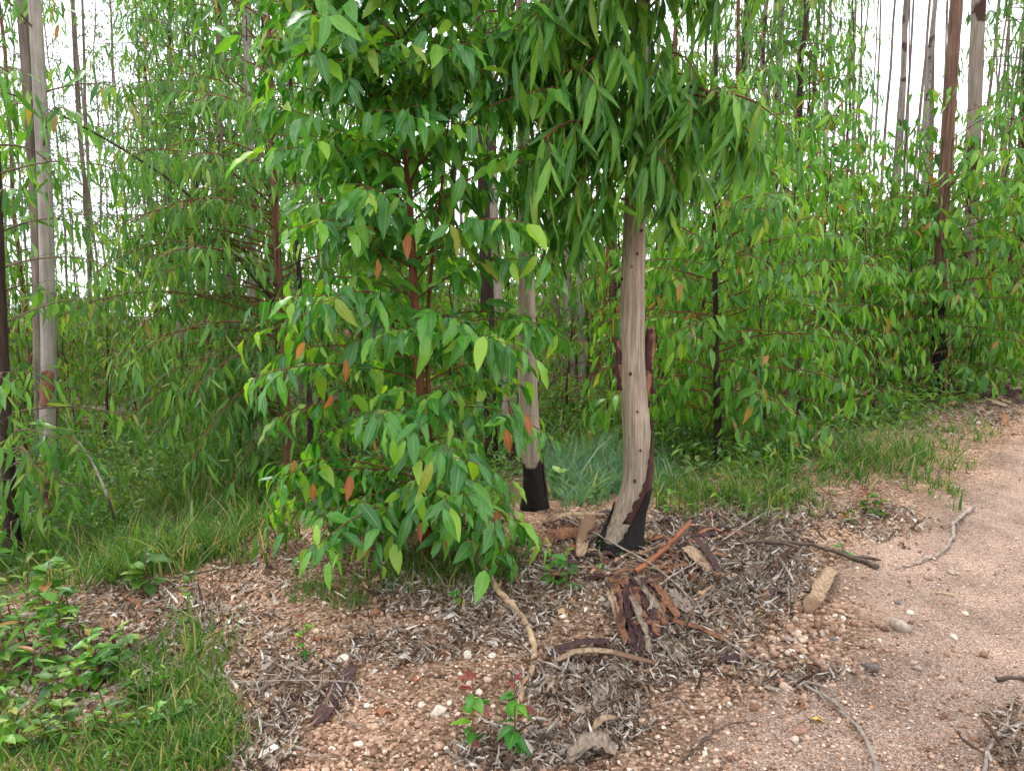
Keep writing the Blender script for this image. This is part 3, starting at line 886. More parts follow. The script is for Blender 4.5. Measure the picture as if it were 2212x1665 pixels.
# foreground sapling with broad leaves and two red-brown stems
rng = np.random.default_rng(13)
b3, P, R = trunk_from_pixels([(914, 1196, 25), (916, 1130, 22), (915, 1000, 20), (911, 880, 19), (903, 760, 18), (894, 620, 17), (887, 480, 15), (880, 350, 14), (873, 220, 13), (866, 100, 11), (858, 0, 9)], None, n=60)
P, R = extend_up(P, R, 4.4, n=8, r_end=.003)
sap = tag(empty('eucalyptus_sapling', b3), 'bushy young eucalyptus with broad bright leaves and twin red-brown stems', 'sapling')
trunk_part(sap, P, R, M['stem_red'], rng, 10, .06)
P2 = resample(np.array([at_depth(x, y, b3[1] + .03) - b3 for x, y in ((928, 1190), (932, 1090), (930, 980), (926, 860), (922, 740), (930, 600), (945, 480), (962, 330), (975, 200))]), 40)
P2[0, 2] = 0
V, F = tube(P2, np.linspace(.017, .005, 40), 8, .06, rng)
link('stem', make_mesh('stem', V, F, M['stem_red']), sap)
sp_ = dict(r=.006, tw=11, tl=.27, tdroop=.55, gap=.037, lw=1.0, sp=.22, ts=.14)
sap_crown = grow(sap, P, [
    dict(n=19, z0=.16, z1=.46, l0=.50, l1=.74, e0=.25, e1=.35, droop=.75, ll=.135, ld=.48, **sp_),
    dict(n=6, z0=.18, z1=.42, l0=.66, l1=.82, e0=.2, e1=.35, droop=.7, az=(-PI * .85, -PI * .35), ll=.135, ld=.48, **sp_),
    dict(n=14, z0=1.3, z1=3.2, l0=.74, l1=.84, e0=.5, e1=.9, droop=.85, az=(-PI * .9, -PI * .3), ll=.138, ld=.46, **sp_),
    dict(n=9, z0=1.7, z1=3.2, l0=.7, l1=.6, e0=.6, e1=.9, droop=.85, az=(PI * .6, PI * 1.1), ll=.138, ld=.46, **sp_),
    dict(n=21, z0=.55, z1=1.25, l0=.70, l1=.74, e0=.35, e1=.45, droop=.8, ll=.138, ld=.46, **sp_),
    dict(n=24, z0=1.15, z1=2.1, l0=.76, l1=.78, e0=.45, e1=.65, droop=.85, ll=.14, ld=.46, **sp_),
    dict(n=36, z0=2.1, z1=3.3, l0=.82, l1=.84, e0=.7, e1=.95, droop=.9, ll=.138, ld=.46, **sp_),
    dict(n=14, z0=3.2, z1=4.3, l0=.6, l1=.25, e0=.8, e1=1.0, droop=.6, ll=.13, ld=.4, **sp_),
], rng, M['twig_red'], 'broad', M['leaf_broad'], 300, (M['leaf_yellow'], M['leaf_orange']), (.10, .004))
for z, ang, rad in ((.20, .4, .10), (.26, -.5, .16), (.30, .1, .08), (.34, .9, .2), (.50, -.9, .3), (.55, -.6, .22), (.60, -1.1, .34), (.72, -.4, .16), (.78, .8, .3), (.85, .9, .36), (.95, -.7, .25), (1.12, -.6, .2), (1.20, -.9, .3), (1.22, -.2, .08), (1.6, -.3, .1), (1.72, .1, .12)):
    c = at_height(P, z) + np.array([math.sin(ang), -math.cos(ang), 0]) * (rad * 1.2 + .28)
    d = nrm(np.array([math.sin(ang) * .25 + rng.normal(0, .2), rng.normal(-.1, .2), -1.0])); nn = np.array([rng.normal(0, .4), -1, .3]); nn = nrm(nn - d * nn.dot(d))
    place_leaf(sap_crown, 'broad', int(rng.integers(4)), M['leaf_orange'], c, d, nn, np.cross(d, nn), rng.uniform(.10, .15), .9)

# thin tan and dark trunks behind the sapling
rng = np.random.default_rng(14)
def plain_tree(label, pix, Y, mat, groups, seed, leafkind='midlance', leafmat='leaf_lance', twig='twig_grey', n_single=0, top=9.0, sides=12, wob=.04, name='eucalyptus_tree', group=None, separate=True, cat='tree', lean=(0, 0), alt=(), alt_p=()):
    r = np.random.default_rng(seed)
    b_, P_, R_ = trunk_from_pixels(pix, Y, n=40)
    P_, R_ = extend_up(P_, R_, top, lean)
    t = tag(empty(name, b_), label, cat, group)
    trunk_part(t, P_, R_, M[mat], r, sides, wob)
    if groups:
        grow(t, P_, groups, r, M[twig], leafkind, M[leafmat], n_single, alt, alt_p, separate)
    return t, b_, P_, R_
HI = lambda n=7, z0=5.0, z1=8.6, l=1.3, gap=.075, ll=.2: dict(n=n, z0=z0, z1=z1, l0=l, l1=.5, e0=.5, e1=.8, droop=1.1, r=.012, tw=5, tl=.45, gap=gap, ll=ll, ld=.75, sp=.2)
t3, b_, P_, R_ = plain_tree('slim tan trunk with shredding red bark directly behind the leafy sapling', [(1103, 1010, 30), (1097, 940, 25), (1088, 800, 21), (1077, 650, 19), (1068, 480, 18), (1063, 250, 16), (1060, 0, 14)], None, 'trunk_half', [HI()], 15)
for z in (.55, .75, 1.0):
    link('bark_strip', ribbon(resample(np.array([(.02 + .02 * z, -.05, z + .25), (.03, -.06, z + .1), (.04, -.07, z - .1)]) + at_height(P_, z) * np.array([1, 1, 0]), 8), .025, .004, M['bark_red'], np.random.default_rng(int(z * 100)), (.7, -.7, 0), cup=.8, jag=.3), t3)
plain_tree('nearly black rough trunk rising behind top of the leafy sapling', [(1062, 1005, 30), (1056, 800, 28), (1048, 460, 28), (1040, 250, 28), (1031, 0, 27)], None, 'trunk_dark', [HI(), dict(n=6, z0=3.2, z1=5, l0=.9, l1=1.1, e0=.3, e1=.5, droop=1.1, r=.01, tw=7, tl=.4, gap=.05, ll=.19, ld=.78, sp=.2)], 16, top=9)

# weeping tree left of the sapling and its neighbours
drp = dict(droop=1.05, r=.011, tw=9, tl=.42, tdroop=.9, ll=.18, lw=1.05, ld=.66, sp=.28, side=.55)
t6, b6, P6, R6 = plain_tree('weeping eucalyptus with dark foot and dense drooping grey-green leaves beside sapling', [(624, 1056, 26), (622, 960, 21), (613, 800, 19), (604, 650, 18), (596, 480, 16), (588, 300, 15), (580, 120, 14), (575, 0, 13)], None, 'trunk_brown', [
    dict(n=24, z0=.6, z1=1.6, l0=1.15, l1=1.7, e0=.1, e1=.3, az=(-PI * .95, -PI * .15), gap=.048, **drp),
    dict(n=26, z0=1.6, z1=3.0, l0=1.7, l1=1.35, e0=.35, e1=.5, az=(-PI * .98, -PI * .1), gap=.052, **drp),
    dict(n=18, z0=3.0, z1=4.8, l0=1.3, l1=1.1, e0=.5, e1=.6, gap=.058, **drp),
    dict(n=8, z0=.7, z1=3.0, l0=.9, l1=1.0, e0=.3, e1=.5, az=(PI * .1, PI * .9), gap=.06, **drp),
    HI(5, 4.8, 7.5)], 17, leafmat='leaf_grey', twig='twig_red', n_single=300, top=8)
plain_tree('thin black stem at the foot of the weeping tree', [(674, 1052, 15), (672, 960, 13), (668, 850, 11), (655, 700, 10), (640, 500, 9), (630, 250, 8), (622, 0, 7)], None, 'trunk_dark', [dict(n=9, z0=1.2, z1=4.2, l0=.7, l1=.6, e0=.4, e1=.6, gap=.06, **drp)], 18, leafmat='leaf_grey', n_single=0, top=5.5)
plain_tree('smooth grey trunk hidden in drooping leaves behind the weeping tree', [(560, 985, 24), (552, 850, 22), (546, 700, 20), (543, 560, 19), (540, 300, 17), (533, 100, 16), (529, 0, 15)], None, 'trunk_grey', [
    dict(n=22, z0=2.0, z1=5.6, l0=1.5, l1=1.3, e0=.4, e1=.6, gap=.06, **drp), dict(n=18, z0=2.6, z1=6.0, l0=1.6, l1=1.3, e0=.4, e1=.6, az=(-PI * .9, -PI * .1), gap=.06, **drp), HI(6, 6, 9)], 19, leafmat='leaf_grey', n_single=120, top=10)

# left edge
ltw = dict(droop=.9, r=.009, tw=7, tl=.36, tdroop=.7, ll=.18, lw=1.2, ld=.6, sp=.25, side=.7)
t7, b7, P7, R7 = plain_tree('smooth grey leaning pole with one rusty bark scar beside the grass', [(104, 1132, 36), (104, 1050, 33), (103, 900, 31), (106, 800, 30), (103, 650, 29), (99, 450, 28), (89, 250, 27), (78, 60, 25), (74, 0, 24)], None, 'trunk_grey', [HI(), dict(n=8, z0=2.6, z1=5.0, l0=.9, l1=.9, e0=.3, e1=.5, gap=.07, **ltw)], 20, leafmat='leaf_grey', n_single=60, wob=.03)
def zpix(py, base):
    return at_depth(100, py, base[1])[2] - base[2]
link('bark_sheet', shell(P7, R7, zpix(878, b7), zpix(800, b7), lambda t: .25, lambda t: .55 + .3 * math.sin(3 * t), .003, M['bark_red'], np.random.default_rng(3), .15, 14, 8), t7)
link('bark_sheet', shell(P7, R7, .0, zpix(985, b7), lambda t: .1, lambda t: 1.6 - .9 * t, .004, M['bark_red'], np.random.default_rng(4), .15, 20, 12), t7)
plain_tree('nearly black-brown rough trunk standing at the grassy edge', [(30, 1210, 42), (26, 1150, 34), (20, 1050, 28), (12, 900, 25), (6, 760, 23), (0, 620, 22), (-8, 400, 20), (-20, 150, 18), (-26, 0, 17)], None, 'trunk_dark', [
    HI(), dict(n=14, z0=.25, z1=1.1, l0=.55, l1=.7, e0=.25, e1=.35, az=(PI * .3, PI * 1.1), gap=.05, **ltw), dict(n=16, z0=1.2, z1=3.4, l0=.75, l1=.9, e0=.3, e1=.5, gap=.06, **ltw)], 21, leafkind='lance', leafmat='leaf_grey', n_single=160)
plain_tree('grey-brown trunk standing close behind the smooth grey leaning pole', [(86, 960, 20), (84, 800, 19), (76, 500, 18), (62, 250, 19), (46, 0, 19)], 8.6, 'trunk_pole', [dict(n=14, z0=1.5, z1=6.5, l0=.9, l1=1.1, e0=.3, e1=.5, gap=.07, **ltw), HI(5, 6.5, 10)], 22, leafmat='leaf_fresh', top=11)

# light-green regrowth right of the main tree
rng = np.random.default_rng(23)
frs = dict(ts=.06, droop=.85, r=.008, tw=8, tl=.38, tdroop=.8, lw=1.1, sp=.24, side=.65)
t9, b9, P9, R9 = plain_tree('spreading young eucalyptus with dark stem and fresh drooping leaves beside track', [(1550, 1002, 24), (1550, 930, 17), (1548, 800, 13), (1545, 640, 11), (1543, 480, 10), (1545, 300, 9), (1547, 120, 8), (1548, 0, 7)], None, 'trunk_dark', [
    dict(n=20, z0=.35, z1=1.0, l0=.85, l1=1.15, e0=.1, e1=.25, gap=.048, ll=.15, ld=.66, **frs),
    dict(n=26, z0=1.0, z1=2.0, l0=1.2, l1=1.05, e0=.25, e1=.45, gap=.05, ll=.15, ld=.64, **frs),
    dict(n=20, z0=2.0, z1=3.1, l0=.95, l1=.5, e0=.45, e1=.7, gap=.052, ll=.14, ld=.6, **frs)], 23, leafkind='mid', leafmat='leaf_fresh', twig='twig_red', n_single=300, top=5.0, alt=(M['leaf_orange'], M['leaf_yellow']), alt_p=(.012, .06))
tan = Acc()
plain_tree('short tan forked stem with few red leaves next to fresh-leaved regrowth', [(1598, 985, 10), (1600, 930, 9), (1597, 870, 8), (1592, 790, 6)], None, 'stick_pale', [dict(n=7, z0=.2, z1=.8, l0=.35, l1=.3, e0=.2, e1=.5, gap=.06, ll=.13, ld=.6, **frs)], 24, leafkind='mid', leafmat='leaf_fresh', n_single=30, top=0, name='eucalyptus_sapling', cat='sapling', alt=(M['leaf_orange'],), alt_p=(.3,))

# right: dark tree with suckers, and the pale one beside it
t10, b10, P10, R10 = plain_tree('burnt black-footed stringybark tree with stringy red-brown upper trunk beside track', [(2030, 852, 46), (2028, 790, 36), (2027, 700, 27), (2031, 560, 22), (2040, 430, 22), (2047, 300, 22), (2056, 150, 23), (2066, 0, 23)], None, 'trunk_darkbase', [
    dict(n=28, z0=.35, z1=1.3, l0=.95, l1=1.25, e0=.1, e1=.3, gap=.052, ll=.17, ld=.66, **frs),
    dict(n=28, z0=1.3, z1=2.6, l0=1.25, l1=1.1, e0=.3, e1=.5, gap=.056, ll=.17, ld=.64, **frs),
    dict(n=9, z0=2.6, z1=3.6, l0=.8, l1=.5, e0=.5, e1=.7, gap=.07, ll=.15, ld=.6, **frs), HI(8, 7, 12)], 25, leafkind='mid', leafmat='leaf_fresh', twig='twig_red', n_single=300, top=13, sides=14, wob=.08)
link('stem', make_mesh('stem', *tube(resample(np.array([at_depth(x, y, b10[1] - .12) - b10 for x, y in ((2042, 856), (2044, 800), (2052, 740), (2050, 660), (2046, 560))]), 20), np.linspace(.02, .008, 20), 7, .05, rng), M['stick_pale']), t10)
plain_tree('pale peeled trunk with shaggy brown bark next to burnt stringybark', [(2096, 808, 36), (2096, 760, 33), (2096, 690, 31), (2098, 560, 27), (2101, 420, 26), (2107, 200, 27), (2114, 0, 28)], 11.6, 'trunk_half', [HI(7, 8, 13)], 26, top=14, wob=.08)

# dead grey stem leaning in the left grass
lp = np.array([gp(252, 1135), at_depth(235, 1080, 5.5), at_depth(210, 1020, 5.6), at_depth(185, 975, 5.7), at_depth(150, 925, 5.9), at_depth(138, 880, 6.0)])
ds = tag(link('dead_stem', make_mesh('dead_stem', *tube(resample(lp - lp[0], 24), np.linspace(.012, .004, 24), 6, .1, rng), M['stick_grey']), None, lp[0]), 'thin leaning grey dead stem in the tall grass', 'dead stem')

# slender bare limb reaching up-left out of the weeping tree
lim = resample(np.array([at_depth(x, y, Y) for x, y, Y in ((600, 660, b6[1]), (540, 590, b6[1] - .1), (480, 510, b6[1] - .2), (400, 415, b6[1] - .3), (300, 345, b6[1] - .4), (200, 285, b6[1] - .45), (100, 235, b6[1] - .5), (0, 195, b6[1] - .5), (-90, 160, b6[1] - .5))]) - b6, 50)
V, F = tube(lim, np.linspace(.016, .006, 50), 6, .05, rng)
limb = link('branch', make_mesh('branch', V, F, M['trunk_dark']), t6)
LV = Leaves()
r5 = np.random.default_rng(5)
for k in range(8, 50, 2):
    Q = arc(lim[k], r5.uniform(-3, 3), r5.uniform(-.3, .5), r5.uniform(.2, .5), 1.2, 5, r5)
    leaves_along(LV, Q, r5, .06, .19, 1, .75, .5, .2, None, .2)
A = LV.arrays()
for i in range(len(A[0])):
    if r5.random() < .75:
        place_leaf(limb, 'midlance', int(r5.integers(4)), M['leaf_grey'], A[0][i], A[1][i], A[2][i], A[3][i], A[4][i], A[5][i])

# trunks seen between the second tree and the main tree
for k, (lab, pix, mat) in enumerate((
        ('tan trunk with shredded lower bark between the scorched tree and bent trunk', [(1237, 832, 24), (1234, 760, 21), (1227, 650, 19), (1222, 540, 18), (1217, 300, 16), (1212, 0, 14)], 'trunk_half'),
        ('grey trunk with one dark edge beside a tan trunk in the gap', [(1259, 832, 20), (1257, 740, 18), (1255, 640, 16), (1252, 540, 15), (1249, 300, 14), (1246, 0, 13)], 'trunk_grey'),
        ('thin crooked red-barked stem in the gap beside bent trunk', [(1291, 850, 9), (1293, 770, 8), (1300, 700, 7), (1310, 600, 6), (1312, 480, 5)], 'stem_red'),
        ('slim brown flaky trunk half behind the bent trunk', [(1318, 850, 15), (1320, 740, 13), (1322, 620, 12), (1320, 480, 11), (1318, 200, 10), (1316, 0, 9)], 'trunk_brown'))):
    plain_tree(lab, pix, None if k < 2 else (11.5 if k == 2 else 13.0), mat, [] if k == 2 else [HI(10, 7, 12, gap=.09)], 30 + k, leafmat='leaf_far', top=0 if k == 2 else 13, separate=False, sides=9)
# ------------------------------------------------------------------ the plantation behind
def copy_thing(proto, loc, rz, s, label=None, group=None, tilt=(0, 0)):
    r = proto.copy(); COL.objects.link(r)
    r.location = loc; r.rotation_euler = (tilt[0], tilt[1], rz); r.scale = (s, s, s)
    if label: r['label'] = label
    if group: r['group'] = group
    for ch in proto.children:
        c = ch.copy(); COL.objects.link(c); c.parent = r
    return r

ZONES = [(140, 'beyond the grey leaning pole'), (450, 'beyond the grass beside the weeping tree'), (700, 'behind the weeping tree'), (1090, 'behind the leafy sapling'), (1330, 'in the gap beside the bent trunk'),
         (1480, 'close behind the bent trunk'), (1640, 'behind the spreading young eucalyptus'), (1950, 'between spreading young eucalyptus and burnt stringybark'), (9999, 'behind the burnt stringybark')]
def zone_of(p):
    x = project(np.array([p]))[0][0]
    return next(z for lim_, z in ZONES if x < lim_)
def make_sapling(seed, h, spread, leafmat, kind, ll, n, mat='trunk_dark', lowz=.15):
    r = np.random.default_rng(seed)
    z = np.linspace(0, h, 12)
    P_ = np.stack([np.cumsum(r.normal(0, .03, 12)), np.cumsum(r.normal(0, .03, 12)), z], 1); P_ -= P_[0]
    t = tag(empty('eucalyptus_sapling', (0, 0, 0)), 'x', 'sapling')
    trunk_part(t, P_, np.linspace(.022, .004, 12), M[mat], r, 7, .05)
    g = dict(droop=.85, r=.007, tw=6.5, tl=.36, tdroop=.8, lw=1.1, sp=.26, side=.65, ll=ll, ld=.62)
    grow(t, P_, [dict(n=int(n * .72), z0=lowz, z1=h * .5, l0=spread, l1=spread * 1.05, e0=.15, e1=.4, gap=.062, **g),
                 dict(n=int(n * .6), z0=h * .5, z1=h * .97, l0=spread, l1=spread * .35, e0=.4, e1=.9, gap=.062, **g)], r, M['twig_red'], kind, M[leafmat], 0, separate=False)
    return t
protos = [make_sapling(41, 2.6, .85, 'leaf_fresh', 'mid', .15, 26), make_sapling(42, 3.2, .8, 'leaf_fresh', 'mid', .16, 30),
          make_sapling(43, 2.2, .75, 'leaf_under', 'mid', .15, 24), make_sapling(44, 3.0, .8, 'leaf_grey', 'midlance', .19, 26), make_sapling(45, 1.2, .5, 'leaf_under', 'mid', .12, 14)]
SAP_L = ['bushy fresh green sapling with bronze tips', 'tall fresh green sapling with bronze tips', 'deep green broad sapling', 'grey-green weeping sapling', 'low deep green bush']
SAP_G = ['bushy fresh understorey saplings', 'tall fresh understorey saplings', 'deep green understorey saplings', 'weeping understorey saplings', 'low understorey bushes']
first = [True] * 5
rng = np.random.default_rng(50)
def put_sapling(k, p, s):
    rz = rng.uniform(0, 6.28)
    row = 'far ' if p[1] > 13 else ''
    lab, grp = row + SAP_L[k] + ' ' + zone_of(p), row + SAP_G[k] + ' ' + zone_of(p)
    if first[k]:
        first[k] = False
        o = protos[k]; o.location = p; o.rotation_euler = (0, 0, rz); o.scale = (s, s, s)
        o['label'] = lab; o['group'] = grp
        return o
    return copy_thing(protos[k], p, rz, s, lab, grp, (rng.normal(0, .05), rng.normal(0, .05)))
# (kind, px, py of the foot, height factor)
spots = [(2, -90, 990, 1.1), (2, 5, 960, 1.05), (0, 55, 930, 1.0), (2, 165, 955, .8), (4, 230, 960, 1.2), (2, 300, 940, .8), (2, 390, 915, .9), (3, 440, 900, .8), (0, 490, 930, .85), (4, 120, 1010, 1.0), (4, 360, 985, 1.0), (4, 60, 1060, .9), (3, -60, 900, 1.3), (0, 30, 860, 1.5), (2, 140, 850, 1.0), (0, 240, 840, .9), (2, 330, 835, 1.1),
         (2, 720, 980, 1.0), (0, 800, 960, 1.1), (3, 880, 930, 1.1), (2, 980, 950, 1.1), (0, 1050, 930, 1.2), (3, 700, 880, 1.3), (4, 760, 1020, 1.0), (4, 1000, 1010, 1.0),
         (4, 1215, 935, 1.1), (4, 1270, 920, 1.3), (0, 1290, 800, 1.0), (2, 1225, 785, 1.3), (1, 1345, 815, 1.2), (4, 1320, 945, 1.0),
         (0, 1430, 945, .95), (1, 1420, 880, 1.0), (0, 1480, 900, 1.1), (0, 1650, 955, .95), (1, 1640, 900, 1.05), (0, 1720, 915, 1.1), (0, 1790, 890, 1.0), (1, 1760, 850, 1.1), (1, 1860, 850, 1.0), (0, 1900, 865, .8), (0, 1930, 820, 1.15), (1, 2120, 790, 1.15), (0, 2170, 800, 1.05), (1, 2250, 790, 1.2), (0, 2300, 850, 1.0), (1, 1980, 790, 1.25), (0, 1560, 840, 1.3), (1, 1510, 820, 1.3), (1, 1690, 800, 1.4), (3, 2060, 770, 1.3), (4, 1880, 905, .8), (4, 1990, 868, .8), (4, 2085, 855, .7)]
for k, px, py, s in spots:
    put_sapling(k, gp(px, py), s * rng.uniform(.92, 1.08))
# deeper rows
for i in range(150):
    a = rng.uniform(-.82, .82)
    Y = rng.uniform(13, 34)
    x = a * Y
    k = int(rng.choice([0, 1, 2, 3], p=[.3, .2, .3, .2]))
    if -.72 < a < -.48 and Y < 30:
        k = 2
    s = rng.uniform(.8, 1.25) if a < -.3 else rng.uniform(.9, 1.5)
    put_sapling(k, (x, Y, float(terrain(x, Y)) - .02), s)

# tall poles: four prototypes
def make_pole(seed, h, dia, crown0, mat, spread, nb, leaves, fine=.13, epi=0):
    r = np.random.default_rng(seed)
    n = 16
    z = np.linspace(0, h, n)
    P_ = np.stack([np.cumsum(r.normal(0, .05, n)), np.cumsum(r.normal(0, .05, n)), z], 1); P_ -= P_[0]
    t = tag(empty('pole_tree', (0, 0, 0)), 'x', 'tree')
    trunk_part(t, P_, np.linspace(dia / 2, dia * .12, n), M[mat], r, 8, .06)
    g = [dict(n=nb, z0=crown0, z1=h * .98, l0=spread, l1=spread * .4, e0=.5, e1=.9, droop=1.0, r=.014, tw=4.0, tl=.5, tdroop=.8, gap=leaves, ll=fine, lw=1.0, ld=.65, sp=.3, side=.6)]
    if epi:
        g.append(dict(n=epi, z0=h * .12, z1=crown0, l0=.35, l1=.5, e0=.6, e1=.7, droop=.9, r=.006, tw=5, tl=.22, tdroop=.8, gap=.07, ll=fine, ld=.6, sp=.3, side=.6))
    grow(t, P_, g, r, M['twig_grey'], 'small', M['leaf_far'], 0, separate=False)
    return t
poles = [make_pole(61, 20, .15, 14.0, 'trunk_far', 1.4, 30, .09), make_pole(62, 22, .19, 15.5, 'trunk_far', 1.6, 30, .09), make_pole(63, 24, .14, 17, 'trunk_pole', 1.3, 26, .10),
         make_pole(64, 13, .09, 3.2, 'trunk_pole', .9, 70, .055, .11, 10), make_pole(65, 15, .10, 9, 'trunk_brown', 1.0, 30, .08, .13, 26)]
def make_weeper(seed, h, z0, spread, nb, mat):
    r = np.random.default_rng(seed)
    z = np.linspace(0, h, 16)
    P_ = np.stack([np.cumsum(r.normal(0, .04, 16)), np.cumsum(r.normal(0, .04, 16)), z], 1); P_ -= P_[0]
    t = tag(empty('weeping_tree', (0, 0, 0)), 'x', 'tree')
    trunk_part(t, P_, np.linspace(.065, .012, 16), M[mat], r, 8, .06)
    grow(t, P_, [dict(n=nb, z0=z0, z1=h * .97, l0=spread, l1=spread * .45, e0=.35, e1=.7, droop=1.15, r=.012, tw=6, tl=.42, tdroop=.9, gap=.07, ll=.19, lw=1.1, ld=.74, sp=.22, side=.5)], r, M['twig_grey'], 'midlance', M['leaf_grey'], 0, separate=False)
    return t
poles += [make_weeper(66, 8.5, 2.2, 1.2, 60, 'trunk_half'), make_weeper(67, 10, 3.6, 1.3, 56, 'trunk_dark')]
POL_L = ['straight patchy-barked pole', 'thick patchy-barked pole', 'very slender brown-grey pole', 'small fine-leaved feathery tree', 'thin brown pole with leafy tufts', 'weeping tree with leaves hanging low', 'weeping tree with high hanging leaves']
POL_G = ['patchy plantation poles', 'thick plantation poles', 'slender brown-grey poles', 'feathery background trees', 'tufted brown poles', 'low weeping trees', 'high weeping trees']
pfirst = [True] * 7
rng = np.random.default_rng(70)
def put_pole(k, px, Y, s=1.0, lean_px=0.0):
    p = at_depth(px, 640, Y); p[2] = terrain(p[0], p[1])
    ty = lean_px / FPX * 2.6          # sideways lean
    rz = rng.uniform(0, 6.28)
    row = 'far ' if Y > 25 else ''
    lab, grp = row + POL_L[k] + ' ' + zone_of(p), row + POL_G[k] + ' ' + zone_of(p)
    if pfirst[k]:
        pfirst[k] = False
        o = poles[k]; o.location = p; o.scale = (s, s, s); o.rotation_euler = (0, ty, rz)
        o['label'] = lab; o['group'] = grp
        return o
    return copy_thing(poles[k], p, rz, s, lab, grp, (rng.normal(0, .008), ty + rng.normal(0, .008)))
plan = [  # kind, px at eye level, depth, scale, lean
    (2, 192, 21, 1.0, -38), (2, 188, 21.6, .8, -44), (3, 232, 24, 1.0, 0), (3, 262, 27, .95, -5), (3, 300, 30, .8, 0), (2, 215, 34, .9, -6), (4, 165, 30, .7, 0), (3, 120, 30, .8, 0), (3, 20, 22, 1.0, 0), (4, 45, 14, .9, -8), (4, 330, 26, .8, 0), (3, 385, 22, .9, 0), (0, 430, 24, .9, 0), (4, 475, 16, .9, 0), (4, 500, 12, .85, -4),
    (0, 640, 15, .95, 0), (4, 690, 14, .9, 0), (0, 745, 22, 1, 0), (2, 800, 26, 1, 0), (4, 845, 20, .9, 0), (2, 960, 18, 1, 0), (0, 1000, 26, 1, 0), (4, 1090, 18, .9, 0),
    (0, 1175, 24, 1, 0), (2, 1200, 30, 1, 0), (4, 1285, 20, .9, 0), (0, 1425, 21, 1, 0), (4, 1450, 14, .9, 3), (2, 1475, 28, 1, 0), (0, 1500, 30, .9, 0), (4, 1585, 12.5, .9, 5), (1, 1600, 17, .9, -2), (0, 1640, 20, .95, 3), (2, 1668, 34, 1, 0),
    (1, 1716, 14.5, .85, 0), (4, 1712, 15.5, 1.0, 2), (0, 1775, 24, 1, 0), (0, 1925, 18, 1.1, 0), (0, 1985, 22, 1.15, 4), (2, 2002, 28, 1, 0), (2, 1880, 36, 1, 0), (2, 1905, 40, 1, 2), (2, 1950, 44, 1, 0), (2, 1965, 38, 1, 3), (2, 2020, 42, 1.1, 0), (2, 2035, 36, 1, 4), (2, 2075, 33, 1, 2), (2, 2085, 45, 1, 0), (2, 2130, 38, 1, 3), (2, 2148, 30, 1, 4), (2, 2160, 44, 1, 0), (0, 2180, 24, 1.1, 4), (2, 2195, 35, 1, 0), (2, 2206, 42, 1.1, 0), (4, 2175, 16, 1.1, 3), (1, 2235, 15, 1.0, 5), (0, 2290, 20, 1, 4), (1, 2370, 18, 1, 5), (0, -60, 16, 1, -5), (4, -130, 13, 1, -5), (1, -200, 17, 1, -6), (2, 1845, 33, 1, 0), (2, 1815, 40, 1, 0), (2, 1750, 38, 1, 0), (2, 1730, 30, 1, 0), (2, 1690, 42, 1, 0), (2, 1620, 44, 1, 0), (2, 1560, 40, 1, 0), (3, 205, 19, 1, 0), (3, 150, 23, .95, 0), (3, 330, 17, .95, 0), (3, 275, 21, 1.05, 0), (3, 400, 19, 1, 0), (3, 95, 18, 1, 0), (3, 60, 26, 1.1, 0), (3, -20, 17, 1, 0), (3, 350, 30, 1.1, 0), (3, 240, 34, 1.1, 0), (3, 170, 38, 1.1, 0),
    (2, 1890, 30, 1, 1), (2, 1912, 33, 1, 1), (2, 1938, 31, 1, 2), (2, 1957, 29, 1, 2), (2, 1975, 47, 1, 2), (2, 1993, 34, 1, 2), (2, 2010, 31, 1, 2), (2, 2028, 48, 1, 3), (2, 2045, 30, 1, 3), (2, 2058, 39, 1, 3), (2, 2092, 29, 1, 3), (2, 2104, 36, 1, 3), (2, 2118, 31, 1, 3), (2, 2138, 46, 1, 4), (2, 2155, 34, 1, 4), (2, 2170, 29, 1, 4), (2, 2186, 40, 1, 4), (2, 2200, 31, 1, 4), (2, 1835, 29, 1, 1), (2, 1860, 44, 1, 1), (2, 1800, 31, 1, 1), (2, 1770, 43, 1, 0), (2, 1655, 31, 1, 0), (2, 1580, 33, 1, 0), (2, 1530, 31, 1, 0), (2, 1440, 33, 1, 0),
    (5, 455, 11.5, .95, 0), (5, 400, 10.2, .8, 0), (5, 520, 9.6, .95, 0), (5, 335, 13, .85, 0), (6, 600, 11, .9, 0), (5, 480, 14, 1.1, 0), (6, 1716, 11.5, .95, 0), (5, 1650, 12.5, 1.1, 0), (6, 2190, 13.5, 1.1, 0), (5, 690, 12, 1, 0), (6, 760, 16, 1, 0), (5, 800, 10.5, .95, 0), (6, 985, 13, 1, 0), (5, 1205, 14, 1, 0), (6, 1100, 17, 1.1, 0), (6, 1330, 16, 1.1, 0), (5, 1450, 15, .9, 0), (6, 1500, 18, 1, 0), (6, 1590, 13.5, 1, 0), (5, 1690, 14, 1.05, 0), (6, 1740, 17, 1, 0), (6, 1810, 20, .95, 0), (6, 2200, 12.5, 1.0, 4), (5, 2290, 11, 1.1, 0), (5, 5, 13, 1.0, 0), (5, -90, 10, 1, 0), (6, 380, 17, .9, 0), (5, 560, 15, 1, 0), (6, 640, 20, 1, 0)]
for a in plan:
    put_pole(*a)

